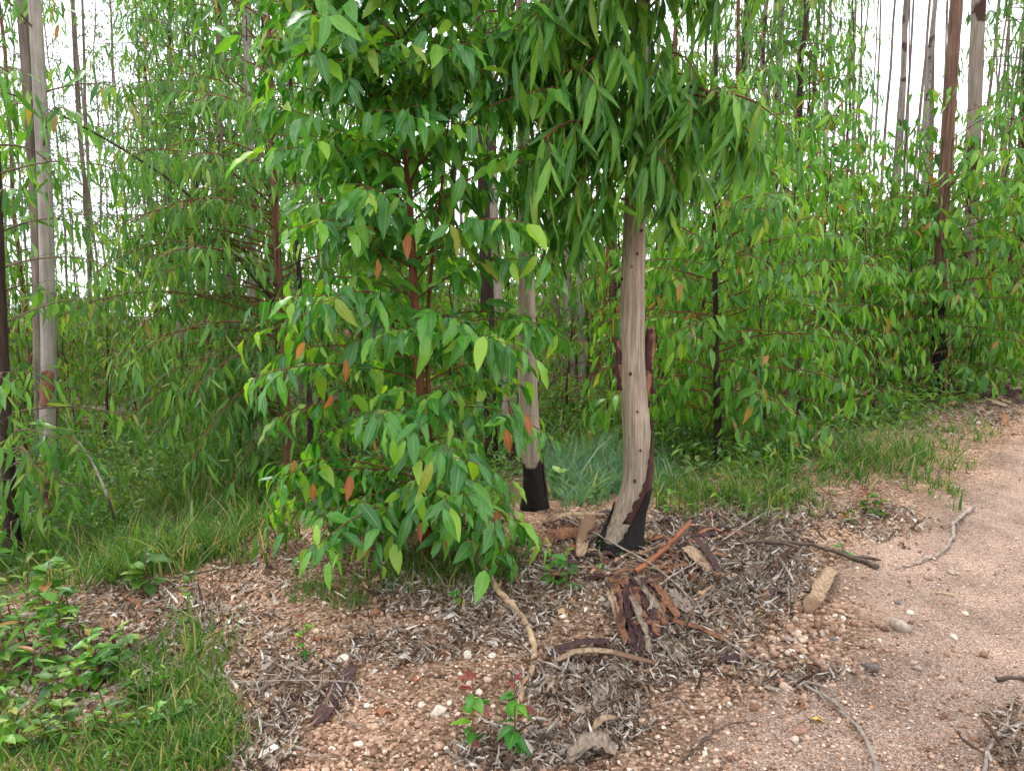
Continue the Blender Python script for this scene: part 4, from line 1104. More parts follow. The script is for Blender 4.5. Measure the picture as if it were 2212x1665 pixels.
# the far edge of the wood, one mass nobody could count
LV = Leaves()
n = 18000
rr = np.random.default_rng(80)
a = rr.uniform(-.95, .95, n); Y = rr.uniform(36, 75, n)
x = a * Y
top = np.where(a < -.25, 2.0, 3.6) + 1.2 * np.sin(a * 31) + .8 * np.sin(a * 83 + 1)
z = terrain(x, Y) + rr.random(n) ** .8 * np.maximum(top, .6)
d = nrm(np.stack([rr.normal(0, .5, n), rr.normal(0, .5, n), -rr.uniform(.3, 1.2, n)], 1))
LV.add(np.stack([x, Y, z], 1), d, rr.normal(0, 1, (n, 3)) + UP, rr.uniform(.35, .75, n), 1.4)
A = LV.arrays()
tag(link('far_woodland', leaf_mesh('far_woodland', A, np.arange(n), 'small', M['leaf_far'], rr)), 'dense green far edge of the plantation regrowth', 'woodland', kind='stuff')
# ------------------------------------------------------------------ gravel and stones
def ico():
    t = (1 + 5 ** .5) / 2
    V = np.array([(-1, t, 0), (1, t, 0), (-1, -t, 0), (1, -t, 0), (0, -1, t), (0, 1, t), (0, -1, -t), (0, 1, -t), (t, 0, -1), (t, 0, 1), (-t, 0, -1), (-t, 0, 1)], float)
    F = np.array([(0, 11, 5), (0, 5, 1), (0, 1, 7), (0, 7, 10), (0, 10, 11), (1, 5, 9), (5, 11, 4), (11, 10, 2), (10, 7, 6), (7, 1, 8), (3, 9, 4), (3, 4, 2), (3, 2, 6), (3, 6, 8), (3, 8, 9), (4, 9, 5), (2, 4, 11), (6, 2, 10), (8, 6, 7), (9, 8, 1)])
    return V / np.linalg.norm(V[0]), F
IV, IF = ico()

def ico2():
    V = [tuple(v) for v in IV]; cache = {}; F2 = []
    def mid(a, c):
        k = (min(a, c), max(a, c))
        if k not in cache:
            m = (np.array(V[a]) + np.array(V[c])) / 2; V.append(tuple(m / np.linalg.norm(m))); cache[k] = len(V) - 1
        return cache[k]
    for a, b_, c in IF:
        x, y, z = mid(a, b_), mid(b_, c), mid(c, a)
        F2 += [(a, x, z), (b_, y, x), (c, z, y), (x, y, z)]
    return np.array(V), np.array(F2)
IV2, IF2 = ico2()

def quat_rot(rng, n):
    q = rng.normal(0, 1, (n, 4)); q /= np.linalg.norm(q, axis=1, keepdims=True)
    w, x, y, z = q.T
    return np.stack([np.stack([1 - 2 * (y * y + z * z), 2 * (x * y - z * w), 2 * (x * z + y * w)], -1),
                     np.stack([2 * (x * y + z * w), 1 - 2 * (x * x + z * z), 2 * (y * z - x * w)], -1),
                     np.stack([2 * (x * z - y * w), 2 * (y * z + x * w), 1 - 2 * (x * x + y * y)], -1)], 1)

rng = np.random.default_rng(90)
px = rng.uniform(-500, 2700, 90000); py = 860 + 1000 * rng.random(90000) ** .8
GP = gp_many(px, py)
rd, td = ridge_d(GP[:, 0], GP[:, 1]), track_d(GP[:, 0], GP[:, 1])
prob = np.where(td > .1, .8, .75) * sstep(.9, -.1, rd - 0.6 * (GP[:, 0] > 1.6))
patch = np.sin(1.9 * GP[:, 0] + 1.1) * np.sin(2.3 * GP[:, 1] - .4) + .6 * np.sin(4.1 * GP[:, 0] - 3.3 * GP[:, 1])
prob *= np.where(td > .1, np.clip(.75 + .5 * patch, .25, 1), 1)
GP = GP[(rng.random(len(GP)) < prob) & (GP[:, 1] < 13)][:31000]
n = len(GP)
td = track_d(GP[:, 0], GP[:, 1])
hx, hy, _ = project(GP)
heap = np.exp(-(((hx - 1700) / 170) ** 2 + ((hy - 1400) / 95) ** 2))
size = np.exp(rng.normal(0, .42, n)) * np.where(td > .1, .0040, .0056) * (1 + 1.3 * heap)
size = np.clip(size, .0025, .021)
sc3 = size[:, None] * rng.uniform(.7, 1.3, (n, 3)) * np.array([1, 1, .75])
Rm = quat_rot(rng, n)
Vj = IV[None] * (1 + rng.normal(0, .13, (n, 12, 1)))
X = np.einsum('nij,nvj->nvi', Rm, Vj) * sc3[:, None] + GP[:, None] + np.array([0, 0, 1]) * (size * .3)[:, None, None]
me = make_mesh('gravel', X.reshape(-1, 3), [(IF[None] + (np.arange(n) * 12)[:, None, None]).reshape(-1, 3)], M['gravel'], smooth=False)
tag(link('gravel', me), 'pinkish-brown loose gravel strewn over bank and track', 'gravel', kind='stuff')

def stone_mesh(seed, flat=.6):
    r = np.random.default_rng(seed)
    V = IV2.copy()
    for _ in range(5):
        a = nrm(r.normal(0, 1, 3)); V = V * (1 - .16 * np.clip((V @ a - .45), 0, 1)[:, None] * 2)
    V = V * (1 + r.normal(0, .07, (len(V), 1)))
    return V * np.array([1, .78, flat])
st_v = [stone_mesh(s, f) for s, f in ((1, .6), (2, .7), (3, .5), (4, .65), (5, .55))]
st_cache = {}
def stone(px_, py_, width_px, mat, label, group=None, flat_k=0, rz=None):
    p = gp(px_, py_) if width_px > 0 else px_
    key = (flat_k, mat)
    if key not in st_cache:
        st_cache[key] = make_mesh('stone', st_v[flat_k], [IF2], M[mat], smooth=True)
    s = width_px / FPX * p[1] * .5 * 1.05
    o = link('stone', st_cache[key], None, (p[0], p[1], p[2] + s * .25))
    o.scale = (s, s, s); o.rotation_euler = (rng.normal(0, .2), rng.normal(0, .2), rng.uniform(0, 6.28) if rz is None else rz)
    return tag(o, label, 'stone', group)
stone(1944, 1357, 52, 'stone_grey', 'largest rounded grey cobble lying on the gravel track', flat_k=0, rz=-.9)
stone(1882, 1448, 44, 'stone_dark', 'dark charcoal-grey stone at the edge of the pebble heap', flat_k=2, rz=.2)
stone(1725, 1588, 36, 'stone_red', 'angular red-brown stone beside the yellow leaf', flat_k=1, rz=.3)
stone(945, 1546, 40, 'stone_white', 'chunky white quartz stone on the brown gravel bank', flat_k=1, rz=.6)
stone(702, 1305, 16, 'stone_white', 'small white quartz pebble by the red-tipped seedling', flat_k=0)
stone(741, 1432, 34, 'stone_white', 'flat white quartz stone near dark bark strips', flat_k=2, rz=.4)
stone(1010, 1422, 30, 'stone_white', 'pale quartz lump beside the orange fallen leaf', flat_k=1)
stone(905, 1572, 26, 'stone_red', 'pink feldspar-like stone near the white quartz stone', flat_k=3)
for i, (x, y, w) in enumerate(((1300, 1300, 20), (1235, 1405, 20), (1590, 1420, 24), (2085, 1330, 20), (2060, 1380, 20))):
    stone(x, y, w, 'stone_white', 'small off-white quartz stone lying among pink gravel', 'scattered off-white quartz stones', int(rng.integers(5)))
cand = []
for (cx, cy, rx, ry, c) in ((1720, 1400, 190, 100, 95), (1500, 1560, 300, 110, 60), (1050, 1450, 300, 150, 50), (2000, 1330, 190, 120, 34), (2050, 1520, 150, 120, 22), (800, 1560, 160, 90, 24), (620, 1290, 160, 90, 12), (1990, 1020, 200, 60, 10)):
    for _ in range(c):
        a_, q_ = rng.uniform(0, 6.28), math.sqrt(rng.random())
        cand.append((cx + rx * q_ * math.cos(a_), cy + ry * q_ * math.sin(a_)))
for x, y in cand:
    w = float(np.clip(rng.lognormal(2.55, .3), 8, 26))
    k = int(rng.choice(4, p=[.55, .2, .2, .05]))
    m_, lab, grp = [('gravel', 'pinkish-tan rounded pebble standing out of the gravel', 'pinkish-tan pebbles'), ('stone_grey', 'grey-brown pebble standing out of the gravel', 'grey-brown pebbles'),
                    ('stone_red', 'reddish pebble standing out of the gravel', 'reddish pebbles'), ('stone_dark', 'dark grey pebble standing out of the gravel', 'dark grey pebbles')][k]
    zn = 'pebble heap by the track' if x > 1540 and y < 1490 else ('gravel bank' if x < 1350 else 'gravel beside the track')
    lab = lab.replace('the gravel', 'the ' + zn); grp = grp + ' of the ' + zn
    stone(x, y, w, m_, lab, grp, int(rng.integers(5)))

# ------------------------------------------------------------------ dry leaf litter
def ell(rng, spec):
    P_ = []
    for cx, cy, rx, ry, c in spec:
        a_ = rng.uniform(0, 2 * np.pi, c); q_ = np.sqrt(rng.random(c))
        q_ = np.where(rng.random(c) < .4, q_ * rng.uniform(1, 1.55, c), q_)
        P_.append(np.stack([cx + rx * q_ * np.cos(a_), cy + ry * q_ * np.sin(a_)], 1))
    return np.vstack(P_)
rng = np.random.default_rng(91)
lit = ell(rng, [(x_, y_, a_, b_, int(c_ * 2.4)) for x_, y_, a_, b_, c_ in [(1580, 1200, 170, 90, 2600), (1500, 1330, 170, 80, 1100), (1640, 1270, 90, 60, 700), (1450, 1400, 120, 70, 700), (1260, 1480, 130, 60, 800), (1330, 1560, 60, 60, 300), (1080, 1330, 120, 60, 560),
                (950, 1290, 150, 40, 480), (870, 1400, 130, 40, 300), (660, 1480, 110, 60, 380), (560, 1600, 80, 70, 420), (480, 1380, 150, 90, 420), (300, 1330, 200, 80, 550), (560, 1220, 110, 60, 220), (1200, 1230, 150, 60, 700), (1400, 1150, 200, 40, 900),
                (1140, 1620, 150, 50, 500), (1680, 1100, 130, 40, 500), (1900, 1130, 90, 40, 260), (2060, 900, 130, 40, 500), (2150, 870, 90, 40, 350), (1700, 1460, 120, 30, 150), (2190, 1590, 60, 70, 150), (200, 1450, 160, 90, 500), (-150, 1400, 200, 120, 400),
                (1150, 1000, 200, 50, 500), (1500, 1030, 100, 30, 250), (800, 1080, 200, 60, 500), (450, 1100, 250, 60, 400), (2100, 830, 160, 25, 400)]])
LP = gp_many(lit[:, 0], lit[:, 1])
n = len(LP)
LV = Leaves()
az_ = rng.uniform(0, 6.28, n); el_ = rng.normal(0.0, .2, n)
D = np.stack([np.cos(az_) * np.cos(el_), np.sin(az_) * np.cos(el_), np.sin(el_)], 1)
LV.add(LP + np.array([0, 0, 1]) * rng.uniform(.004, .018, n)[:, None], D, UP + rng.normal(0, .5, (n, 3)), rng.uniform(.018, .05, n) * np.where(rng.random(n) < .12, 1.6, 1), rng.uniform(.8, 1.6, n))
A = LV.arrays()
tag(link('leaf_litter', leaf_mesh('leaf_litter', A, np.arange(n), 'drysmall', M['litter'], rng, uv=False)), 'curled grey-brown dry leaf litter covering the bank', 'leaf litter', kind='stuff')

def fallen(px_, py_, len_px, mat, label, group=None, az=None):
    p = gp(px_, py_)
    l = len_px / FPX * p[1]
    a_ = rng.uniform(0, 6.28) if az is None else az
    d = np.array([math.cos(a_), math.sin(a_), rng.normal(.05, .12)]); d /= np.linalg.norm(d)
    nn = UP + rng.normal(0, .25, 3); nn -= d * nn.dot(d); nn /= np.linalg.norm(nn)
    o = place_leaf(None, 'broad' if mat == 'dry_yellow' else 'dry', int(rng.integers(4)), M[mat], p + np.array([0, 0, .012]) - d * l * .5, d, nn, np.cross(d, nn), l, rng.uniform(.9, 1.4), 'fallen_leaf')
    return tag(o, label, 'fallen leaf', group)
fallen(1772, 1562, 44, 'dry_yellow', 'bright yellow fallen leaf on the packed gravel track', az=.15)
fallen(962, 1415, 50, 'dry_orange', 'broad salmon-orange fallen leaf beside pale quartz lump', az=.3)
fallen(890, 1478, 42, 'dry_orange', 'rust-red fallen leaf behind the crossed dark bark strips', az=2.9)
fallen(940, 1322, 34, 'dry_orange', 'orange fallen leaf standing at the foot of the sapling', az=1.4)
fallen(835, 1545, 56, 'dry_brown', 'long narrow rust-brown fallen leaf near white quartz stone', az=.1)
fallen(1520, 1302, 50, 'dry_tan', 'broad straw-coloured fallen leaf right of the bark fan', az=.1)
fallen(170, 1580, 56, 'dry_orange', 'orange-brown fallen leaf lying in the seedling patch', az=-.2)
fl = [('dry_tan', 'curled tan fallen eucalyptus leaf on the bank', 'curled tan fallen leaves'), ('dry_brown', 'curled brown fallen eucalyptus leaf on the bank', 'curled brown fallen leaves'), ('dry_grey', 'bleached grey fallen eucalyptus leaf on the bank', 'bleached grey fallen leaves')]
for cx, cy, rx, ry, c in ((900, 1290, 190, 45, 40), (1130, 1300, 130, 60, 22), (1270, 1470, 140, 60, 34), (1500, 1300, 170, 110, 46), (1300, 1580, 130, 60, 22), (680, 1430, 180, 80, 26), (520, 1580, 100, 70, 22), (400, 1330, 200, 70, 26), (1760, 1440, 180, 110, 12), (1400, 1210, 200, 50, 30), (2080, 900, 110, 40, 8)):
    for _ in range(c):
        a_, q_ = rng.uniform(0, 6.28), math.sqrt(rng.random())
        k = int(rng.choice(3, p=[.38, .27, .35]))
        fallen(cx + rx * q_ * math.cos(a_), cy + ry * q_ * math.sin(a_), float(rng.uniform(22, 46)), *fl[k])

# ------------------------------------------------------------------ sticks and bark
rng = np.random.default_rng(92)
def stick(label, pts, r0, r1, mat, lift=.01, name='fallen_stick', cat='stick', forks=()):
    W = []
    for p in pts:
        g = gp(p[0], p[1]); g[2] += lift + (p[2] if len(p) > 2 else 0); W.append(g)
    W = np.array(W); o0 = W[0].copy()
    Pn = resample(W - o0, max(14, 6 * len(pts))); Pn[1:-1] += rng.normal(0, r0 * .25, Pn[1:-1].shape)
    acc = Acc(); acc.tube(Pn, np.linspace(r0, r1, len(Pn)), 7, wob=.10, rng=rng)
    for t, ang, ln in forks:
        k = int(t * (len(Pn) - 2)); dv = nrm(Pn[k + 1] - Pn[k]); ca, sa = math.cos(ang), math.sin(ang)
        dv = np.array([dv[0] * ca - dv[1] * sa, dv[0] * sa + dv[1] * ca, .12])
        F_ = resample(np.array([Pn[k], Pn[k] + dv * ln * .5, Pn[k] + dv * ln + np.array([0, 0, -.02])]), 8)
        acc.tube(F_, np.linspace(r1 * 1.2, r1 * .5, 8), 5, wob=.08, rng=rng)
    return tag(link(name, acc.mesh(name, M[mat]), None, o0), label, cat)
stick('pale curved branch snaking down the bank from the sapling', [(1030, 1228, .06), (1080, 1296, .02), (1128, 1342), (1150, 1392), (1153, 1435), (1132, 1500), (1108, 1560), (1096, 1600)], .017, .010, 'stick_pale', .014)
stick('long dark branch bridging leaf litter and the gravel track', [(1500, 1192), (1600, 1186, .02), (1720, 1190, .03), (1790, 1203, .02), (1850, 1214), (1897, 1234)], .010, .013, 'stick_dark', .018, forks=((.8, .5, .15), (.3, -.6, .2)))
stick('straight red-brown stick leaning over bark at the bent trunk', [(1372, 1248, .02), (1430, 1212, .05), (1488, 1163, .08)], .012, .014, 'stick_red', .01)
stick('long thin grey stick running from the bark fan to the track', [(1560, 1395, .02), (1640, 1440), (1720, 1478), (1790, 1518), (1822, 1545)], .008, .005, 'stick_grey', .012, forks=((.5, .5, .18), (.7, -.5, .12)))
stick('pale grey twig end curving across the packed track', [(1815, 1545), (1850, 1575), (1875, 1615), (1890, 1665), (1896, 1720)], .007, .009, 'stick_grey', .01)
stick('crooked grey stick lying on the upper track', [(2102, 1104, .01), (2062, 1138, .015), (2057, 1168), (2032, 1198), (1985, 1218), (1935, 1234)], .014, .004, 'stick_grey', .012, forks=((.25, .9, .22),))
stick('thick dark branch half buried in litter below seedlings', [(1085, 1672), (1150, 1620), (1190, 1602), (1240, 1585), (1296, 1566)], .016, .011, 'stick_dark', .012)
stick('second brown branch beside the thick dark branch', [(1130, 1690), (1200, 1642), (1260, 1608), (1310, 1590)], .011, .007, 'stick_grey', .01)
stick('bent pale twig by the track verge litter', [(2122, 1690), (2138, 1622), (2165, 1588), (2212, 1570)], .007, .005, 'stick_grey', .012)
stick('fine forked twig lying on pink pebbles', [(1475, 1655), (1520, 1608), (1565, 1575), (1625, 1570)], .004, .002, 'stick_dark', .012, forks=((.5, .6, .12),))
stick('long thin twig stretched over bark below the bent trunk', [(1230, 1150, .05), (1330, 1203, .05), (1430, 1258, .03), (1530, 1345)], .006, .004, 'stick_grey', .02)
stick('bleached forked twig among the grey litter', [(1395, 1300, .03), (1450, 1265, .03), (1530, 1215, .03)], .007, .004, 'stick_grey', .015, forks=((.6, .5, .14),))
stick('thin dry vine looping over the crossed dark bark', [(480, 1485), (620, 1490, .02), (760, 1495, .02), (850, 1520)], .0035, .0025, 'stick_grey', .015)
stick('slim dry twig crossing beneath the dark bark strips', [(560, 1425), (680, 1500, .02), (740, 1560), (790, 1580)], .0035, .0025, 'stick_grey', .015)
stick('thin brown twig on the gravel crest beside grass', [(250, 1310), (340, 1275, .02), (470, 1235), (550, 1215)], .005, .003, 'stick_dark', .012)
stick('fine grey twig slanting over litter near track bend', [(1560, 1180, .02), (1640, 1130, .03), (1700, 1095)], .005, .003, 'stick_grey', .012)
stick('short straight tan twig on the mid track', [(2020, 1282), (2062, 1290), (1990, 1312)][:2], .005, .003, 'stick_pale', .008)
stick('short dark stick poking in at the track verge', [(2150, 1205 + 270), (2212, 1470), (2270, 1480)], .009, .007, 'stick_dark', .01)
stick('dark twig in the litter above the long dark branch', [(1590, 1150), (1660, 1165, .02), (1740, 1150)], .006, .004, 'stick_dark', .012)
stick('pale straight stick under the burnt stringybark leaves', [(1730, 990, .02), (1800, 930, .12), (1880, 880, .2)], .010, .006, 'stick_pale', .02)
gt = 'fine dry twigs scattered in the litter'
for i in range(70):
    cx, cy, rx, ry = [(1560, 1230, 190, 100), (1300, 1480, 180, 90), (1000, 1340, 250, 80), (560, 1430, 260, 140), (1900, 1400, 250, 150), (2060, 900, 120, 50)][int(rng.choice(6, p=[.36, .2, .16, .18, .04, .06]))]
    x = cx + rx * rng.uniform(-1, 1); y = cy + ry * rng.uniform(-1, 1); a_ = rng.uniform(-.9, .9); l = rng.uniform(30, 90)
    o = stick('x', [(x, y), (x + l * .5 * math.cos(a_), y - l * .3 * math.sin(a_) + rng.normal(0, 4), .015), (x + l * math.cos(a_), y - l * .6 * math.sin(a_))], .0032, .0018, 'stick_grey' if i % 3 else 'stick_dark', .012)
    o['label'] = ['fine dark dry twig lying in the leaf litter', 'fine grey dry twig lying in the leaf litter'][1 if i % 3 else 0]; o['group'] = gt + (' (grey)' if i % 3 else ' (dark)')

def bark(label, pts, wpx, mat, lift=.015, cup=.35, jag=.22, thick=.003, group=None, n=14, name='bark_strip', taper=True):
    W = np.array([gp(p[0], p[1]) + np.array([0, 0, lift + (p[2] if len(p) > 2 else 0)]) for p in pts])
    o0 = W[0].copy()
    Pn = resample(W - o0, n)
    Pn[:, 2] += rng.normal(0, .003, n)
    w = wpx / FPX * W[:, 1].mean()
    t = np.linspace(0, 1, n)
    ww = w * (.75 + .35 * np.sin(PI * np.clip(t * 1.02, 0, 1)) ** .5) if taper else np.full(n, w)
    if taper: ww[0] *= .7; ww[-1] *= .55
    return tag(link(name, ribbon(Pn, ww, thick, M[mat], rng, cup=cup, jag=jag), None, o0), label, 'bark strip', group)
bark('long dark purple bark strip crossing another on the bank', [(768, 1446), (735, 1490, .01), (715, 1530), (682, 1572)], 34, 'bark_purple', cup=.15, jag=.07)
bark('shorter dark purple bark strip under its longer twin', [(600, 1528), (650, 1512), (720, 1498)], 24, 'bark_purple', .01, cup=.15, jag=.1)
bark('curled tan bark slab lying on the edge of the track', [(1803, 1236), (1788, 1265, .02), (1770, 1295, .01), (1744, 1328)], 30, 'bark_tan', .018, cup=.5)
bark('long half-brown half-tan bark ribbon below the bark fan', [(1193, 1442), (1260, 1436, .03), (1330, 1440, .03), (1422, 1448)], 17, 'bark_tan', .02, cup=.7)
bark('dark brown bark slab lying behind the long bark ribbon', [(1185, 1428), (1230, 1416, .02), (1280, 1408, .02), (1320, 1402)], 24, 'bark_purple', .02, cup=.3)
bark('torn pale upright bark splinter leaning at the charred foot', [(1252, 1216), (1260, 1190, .03), (1272, 1172, .08), (1278, 1160, .11)], 26, 'bark_tan', .03, cup=.3, jag=.35)
bark('pale fibrous bark plank beside dark bark right of the trunk', [(1478, 1205, .05), (1500, 1220, .04), (1535, 1247, .0)], 34, 'bark_tan', .02, cup=.1, jag=.1)
bark('narrow dark bark plank lying against the pale fibrous plank', [(1498, 1192, .06), (1525, 1218, .05), (1558, 1255)], 16, 'bark_purple', .03, cup=.2, jag=.1)
bark('long orange-brown bark strip running from the fan to the stick', [(1432, 1348), (1480, 1368, .02), (1530, 1386, .02), (1580, 1402)], 17, 'bark_red', .018, cup=.6)
bark('greyish fibrous bark sheet right of the bark fan', [(1430, 1280), (1455, 1305, .01), (1490, 1342)], 54, 'bark_grey', .01, cup=.15)
bark('greyish split bark sheet under the orange-brown strip', [(1400, 1345), (1430, 1385, .01), (1480, 1445)], 40, 'bark_grey', .012, cup=.2)
bark('dark red square bark flake beside the long grey stick', [(1556, 1425), (1570, 1430, .01), (1600, 1428)], 46, 'bark_purple', .015, cup=.2, n=8)
bark('small maroon bark flake at the litter edge of the track', [(1640, 1310), (1665, 1298, .02), (1690, 1290)], 22, 'bark_purple', .02, n=8)
bark('narrow dark red bark strip in the grey litter by track', [(1665, 1255), (1690, 1220, .02), (1720, 1190)], 12, 'bark_maroon', .02, cup=.5)
bark('tan bark flake standing on the small gravel ridge', [(1270, 1600), (1300, 1580, .02), (1330, 1575, .02)], 18, 'bark_tan', .02, n=8, jag=.3)
bark('broken grey bark piece in the litter below the long ribbon', [(1290, 1480), (1300, 1510, .01), (1290, 1540)], 30, 'bark_grey', .012, n=9)
bark('weathered grey-brown bark chunk near the bottom branch', [(1230, 1660), (1280, 1640, .03), (1330, 1650)], 44, 'bark_grey', .02, cup=.5, jag=.3)
bark('thick rolled red-brown bark log left of the charred foot', [(1160, 1178), (1200, 1168, .03), (1250, 1160, .03), (1292, 1150, .02)], 34, 'bark_red', .03, cup=-.9, thick=.012)
bark('pale-topped bark slab resting on the rolled bark log', [(1165, 1150, .03), (1230, 1140, .06), (1308, 1140, .05)], 20, 'bark_tan', .04, cup=-.4)
fan = [(1324, 1275, 1340, 1385), (1348, 1262, 1385, 1370), (1364, 1270, 1412, 1375), (1380, 1285, 1440, 1368), (1336, 1300, 1372, 1425), (1330, 1262, 1362, 1330), (1355, 1340, 1392, 1425), (1318, 1262, 1352, 1405), (1330, 1258, 1376, 1412), (1342, 1255, 1398, 1418), (1356, 1258, 1420, 1400), (1372, 1262, 1444, 1385), (1316, 1290, 1330, 1360), (1388, 1270, 1462, 1350), (1350, 1300, 1405, 1432)]
for i, (x0, y0, x1, y1) in enumerate(fan):
    m_ = ['bark_red', 'bark_purple', 'bark_red', 'bark_grey', 'bark_purple', 'bark_red', 'bark_purple', 'bark_red', 'bark_purple', 'bark_red', 'bark_purple', 'bark_grey', 'bark_tan', 'bark_red', 'bark_grey'][i]
    nm_ = {'bark_red': 'red-brown', 'bark_purple': 'dark purple-brown', 'bark_grey': 'grey', 'bark_tan': 'tan'}[m_]
    bark(nm_ + ' curled bark strip in the fan-shaped heap', [(x0, y0, .01), ((x0 * 2 + x1) / 3 + rng.normal(2, 4), (y0 * 2 + y1) / 3, .03), ((x0 + 2 * x1) / 3 + rng.normal(2, 4), (y0 + 2 * y1) / 3, .022), (x1, y1, .004)], rng.uniform(11, 19), m_, .012 + .0015 * i, cup=.6, jag=.34, group=nm_ + ' strips of the bark fan', n=20)
for i in range(40):
    x0, y0 = 1345 + rng.uniform(-40, 60), 1262 + rng.uniform(0, 110); x0 += (y0 - 1262) * .35
    dx, dy = rng.uniform(4, 18), rng.uniform(18, 34)
    bark('dark flake of bark lying on the fan-shaped heap' if i % 2 else 'orange-brown flake of bark lying on the fan-shaped heap', [(x0, y0, .03), (x0 + dx * .5, y0 + dy * .5, .042), (x0 + dx, y0 + dy, .03)], rng.uniform(8, 17), 'bark_purple' if i % 2 else 'bark_red', .015, jag=.25, n=7, group='dark flakes on the bark fan' if i % 2 else 'orange-brown flakes on the bark fan')
bl = {'bark_red': 'red-brown bark scrap on the litter at the bent trunk', 'bark_purple': 'dark maroon bark scrap on the litter at the bent trunk', 'bark_tan': 'tan bark scrap on the litter at the bent trunk'}
for i in range(120):
    x0, y0 = (rng.uniform(1170, 1560), rng.uniform(1115, 1265)) if i < 100 else (rng.uniform(2040, 2200), rng.uniform(835, 880))
    if 1300 < x0 < 1390 and y0 < 1190: continue
    l, a_ = rng.uniform(20, 75), rng.uniform(-.6, .6)
    m_ = str(rng.choice(['bark_red', 'bark_purple', 'bark_tan'], p=[.52, .3, .18]))
    lab = bl[m_] if i < 100 else bl[m_].replace('the litter at the bent trunk', 'the ground behind the burnt stringybark')
    bark(lab, [(x0, y0), (x0 + l * .5, y0 + l * .25 * a_ - 2, .02), (x0 + l, y0 + l * .5 * a_)], rng.uniform(8, 20), m_, .015, cup=rng.uniform(-.6, .6), jag=.3, n=8, group=lab.replace('scrap', 'scraps'))

# ------------------------------------------------------------------ grass
rng = np.random.default_rng(93)
def grass(name, label, spec, mat, seed):
    r = np.random.default_rng(seed)
    VV, base, QQ = [], 0, []
    for cx, cy, rx, ry, c, h, wid in spec:
        k = max(1, c // 7)
        T = ell(r, [(cx, cy, rx, ry, k)])
        Pt = gp_many(T[:, 0], T[:, 1])
        Pb = np.repeat(Pt, 7, 0); Pb[:, :2] += r.normal(0, .025, (len(Pb), 2)); Pb[:, 2] = terrain(Pb[:, 0], Pb[:, 1])
        m = len(Pb)
        H = h * r.uniform(.25, 1.0, m) * np.exp(r.normal(0, .3, m))
        a_ = r.uniform(0, 6.28, m); ln = r.uniform(.1, 1.15, m)
        d = np.stack([np.cos(a_), np.sin(a_), np.zeros(m)], 1)
        f = r.uniform(0, 6.28, m); s = np.stack([np.cos(f), np.sin(f), np.zeros(m)], 1) * (wid * 1.35 * np.exp(r.normal(0, .4, m)))[:, None] * .5
        rows = []
        for t, ws in ((0, 1), (.4, .95), (.75, .65), (1, .08)):
            c_ = Pb + d * (H * ln * t ** 1.8)[:, None] + UP * (H * (t - .25 * ln * t * t))[:, None]
            rows += [c_ - s * ws, c_ + s * ws]
        V = np.stack(rows, 1)
        VV.append(V.reshape(-1, 3))
        q = np.array([(0, 1, 3, 2), (2, 3, 5, 4), (4, 5, 7, 6)])
        QQ.append((q[None] + (np.arange(m) * 8)[:, None, None] + base).reshape(-1, 4)); base += m * 8
    return tag(link(name, make_mesh(name, np.vstack(VV), [np.vstack(QQ)], M[mat])), label, 'grass', kind='stuff')
grass('grass', 'soft green grass beside and between the trees', [
    (400, 1560, 110, 110, 1950, 0.085, 0.0045), (430, 1600, 70, 60, 1125, 0.09, 0.0045), (300, 1620, 200, 80, 975, 0.08, 0.004), (150, 1640, 180, 60, 675, 0.08, 0.004), (430, 1430, 70, 70, 195, 0.13, 0.004), (330, 1480, 60, 60, 262, 0.16, 0.004), (410, 1400, 20, 25, 60, 0.2, 0.005),
    (330, 1150, 220, 80, 4500, 0.242, 0.0055), (180, 1220, 180, 50, 2000, 0.198, 0.005), (470, 1080, 150, 60, 2100, 0.286, 0.0055), (60, 1180, 140, 60, 1250, 0.22, 0.005), (700, 1090, 160, 45, 1600, 0.198, 0.005), (420, 1010, 250, 50, 2000, 0.33, 0.006), (100, 1080, 150, 60, 1250, 0.308, 0.006),
    (850, 1060, 200, 40, 1300, 0.22, 0.005), (1000, 1080, 120, 40, 700, 0.22, 0.005), (720, 1285, 90, 30, 350, 0.077, 0.004), (960, 1250, 130, 45, 750, 0.176, 0.003), (1060, 1220, 70, 40, 400, 0.165, 0.003),
    (1500, 1070, 130, 40, 900, 0.176, 0.005), (1640, 1060, 110, 45, 750, 0.176, 0.005), (1720, 1090, 60, 25, 225, 0.11, 0.004), (1600, 1110, 110, 20, 175, 0.088, 0.004), (1900, 990, 110, 40, 850, 0.22, 0.005), (2010, 1010, 70, 45, 425, 0.165, 0.005), (1830, 1030, 70, 40, 275, 0.132, 0.005), (2050, 930, 110, 30, 275, 0.176, 0.005), (2045, 1075, 35, 30, 112, 0.088, 0.004),
    (1250, 960, 120, 50, 1300, 0.275, 0.006), (1420, 960, 100, 60, 600, 0.22, 0.006), (1700, 980, 160, 50, 600, 0.22, 0.006), (-250, 1250, 300, 150, 2000, 0.22, 0.005), (-200, 1560, 250, 150, 2250, 0.1, 0.0045)], 'grass', 94)
grass('blue_green_grass', 'dense blue-green grass clump behind the bent trunk', [(1265, 1040, 80, 42, 2600, .24, .008), (1210, 1030, 50, 40, 800, .22, .008), (1420, 1030, 40, 40, 500, .18, .006), (1310, 1000, 60, 30, 700, .24, .008)], 'grass_blue', 95)

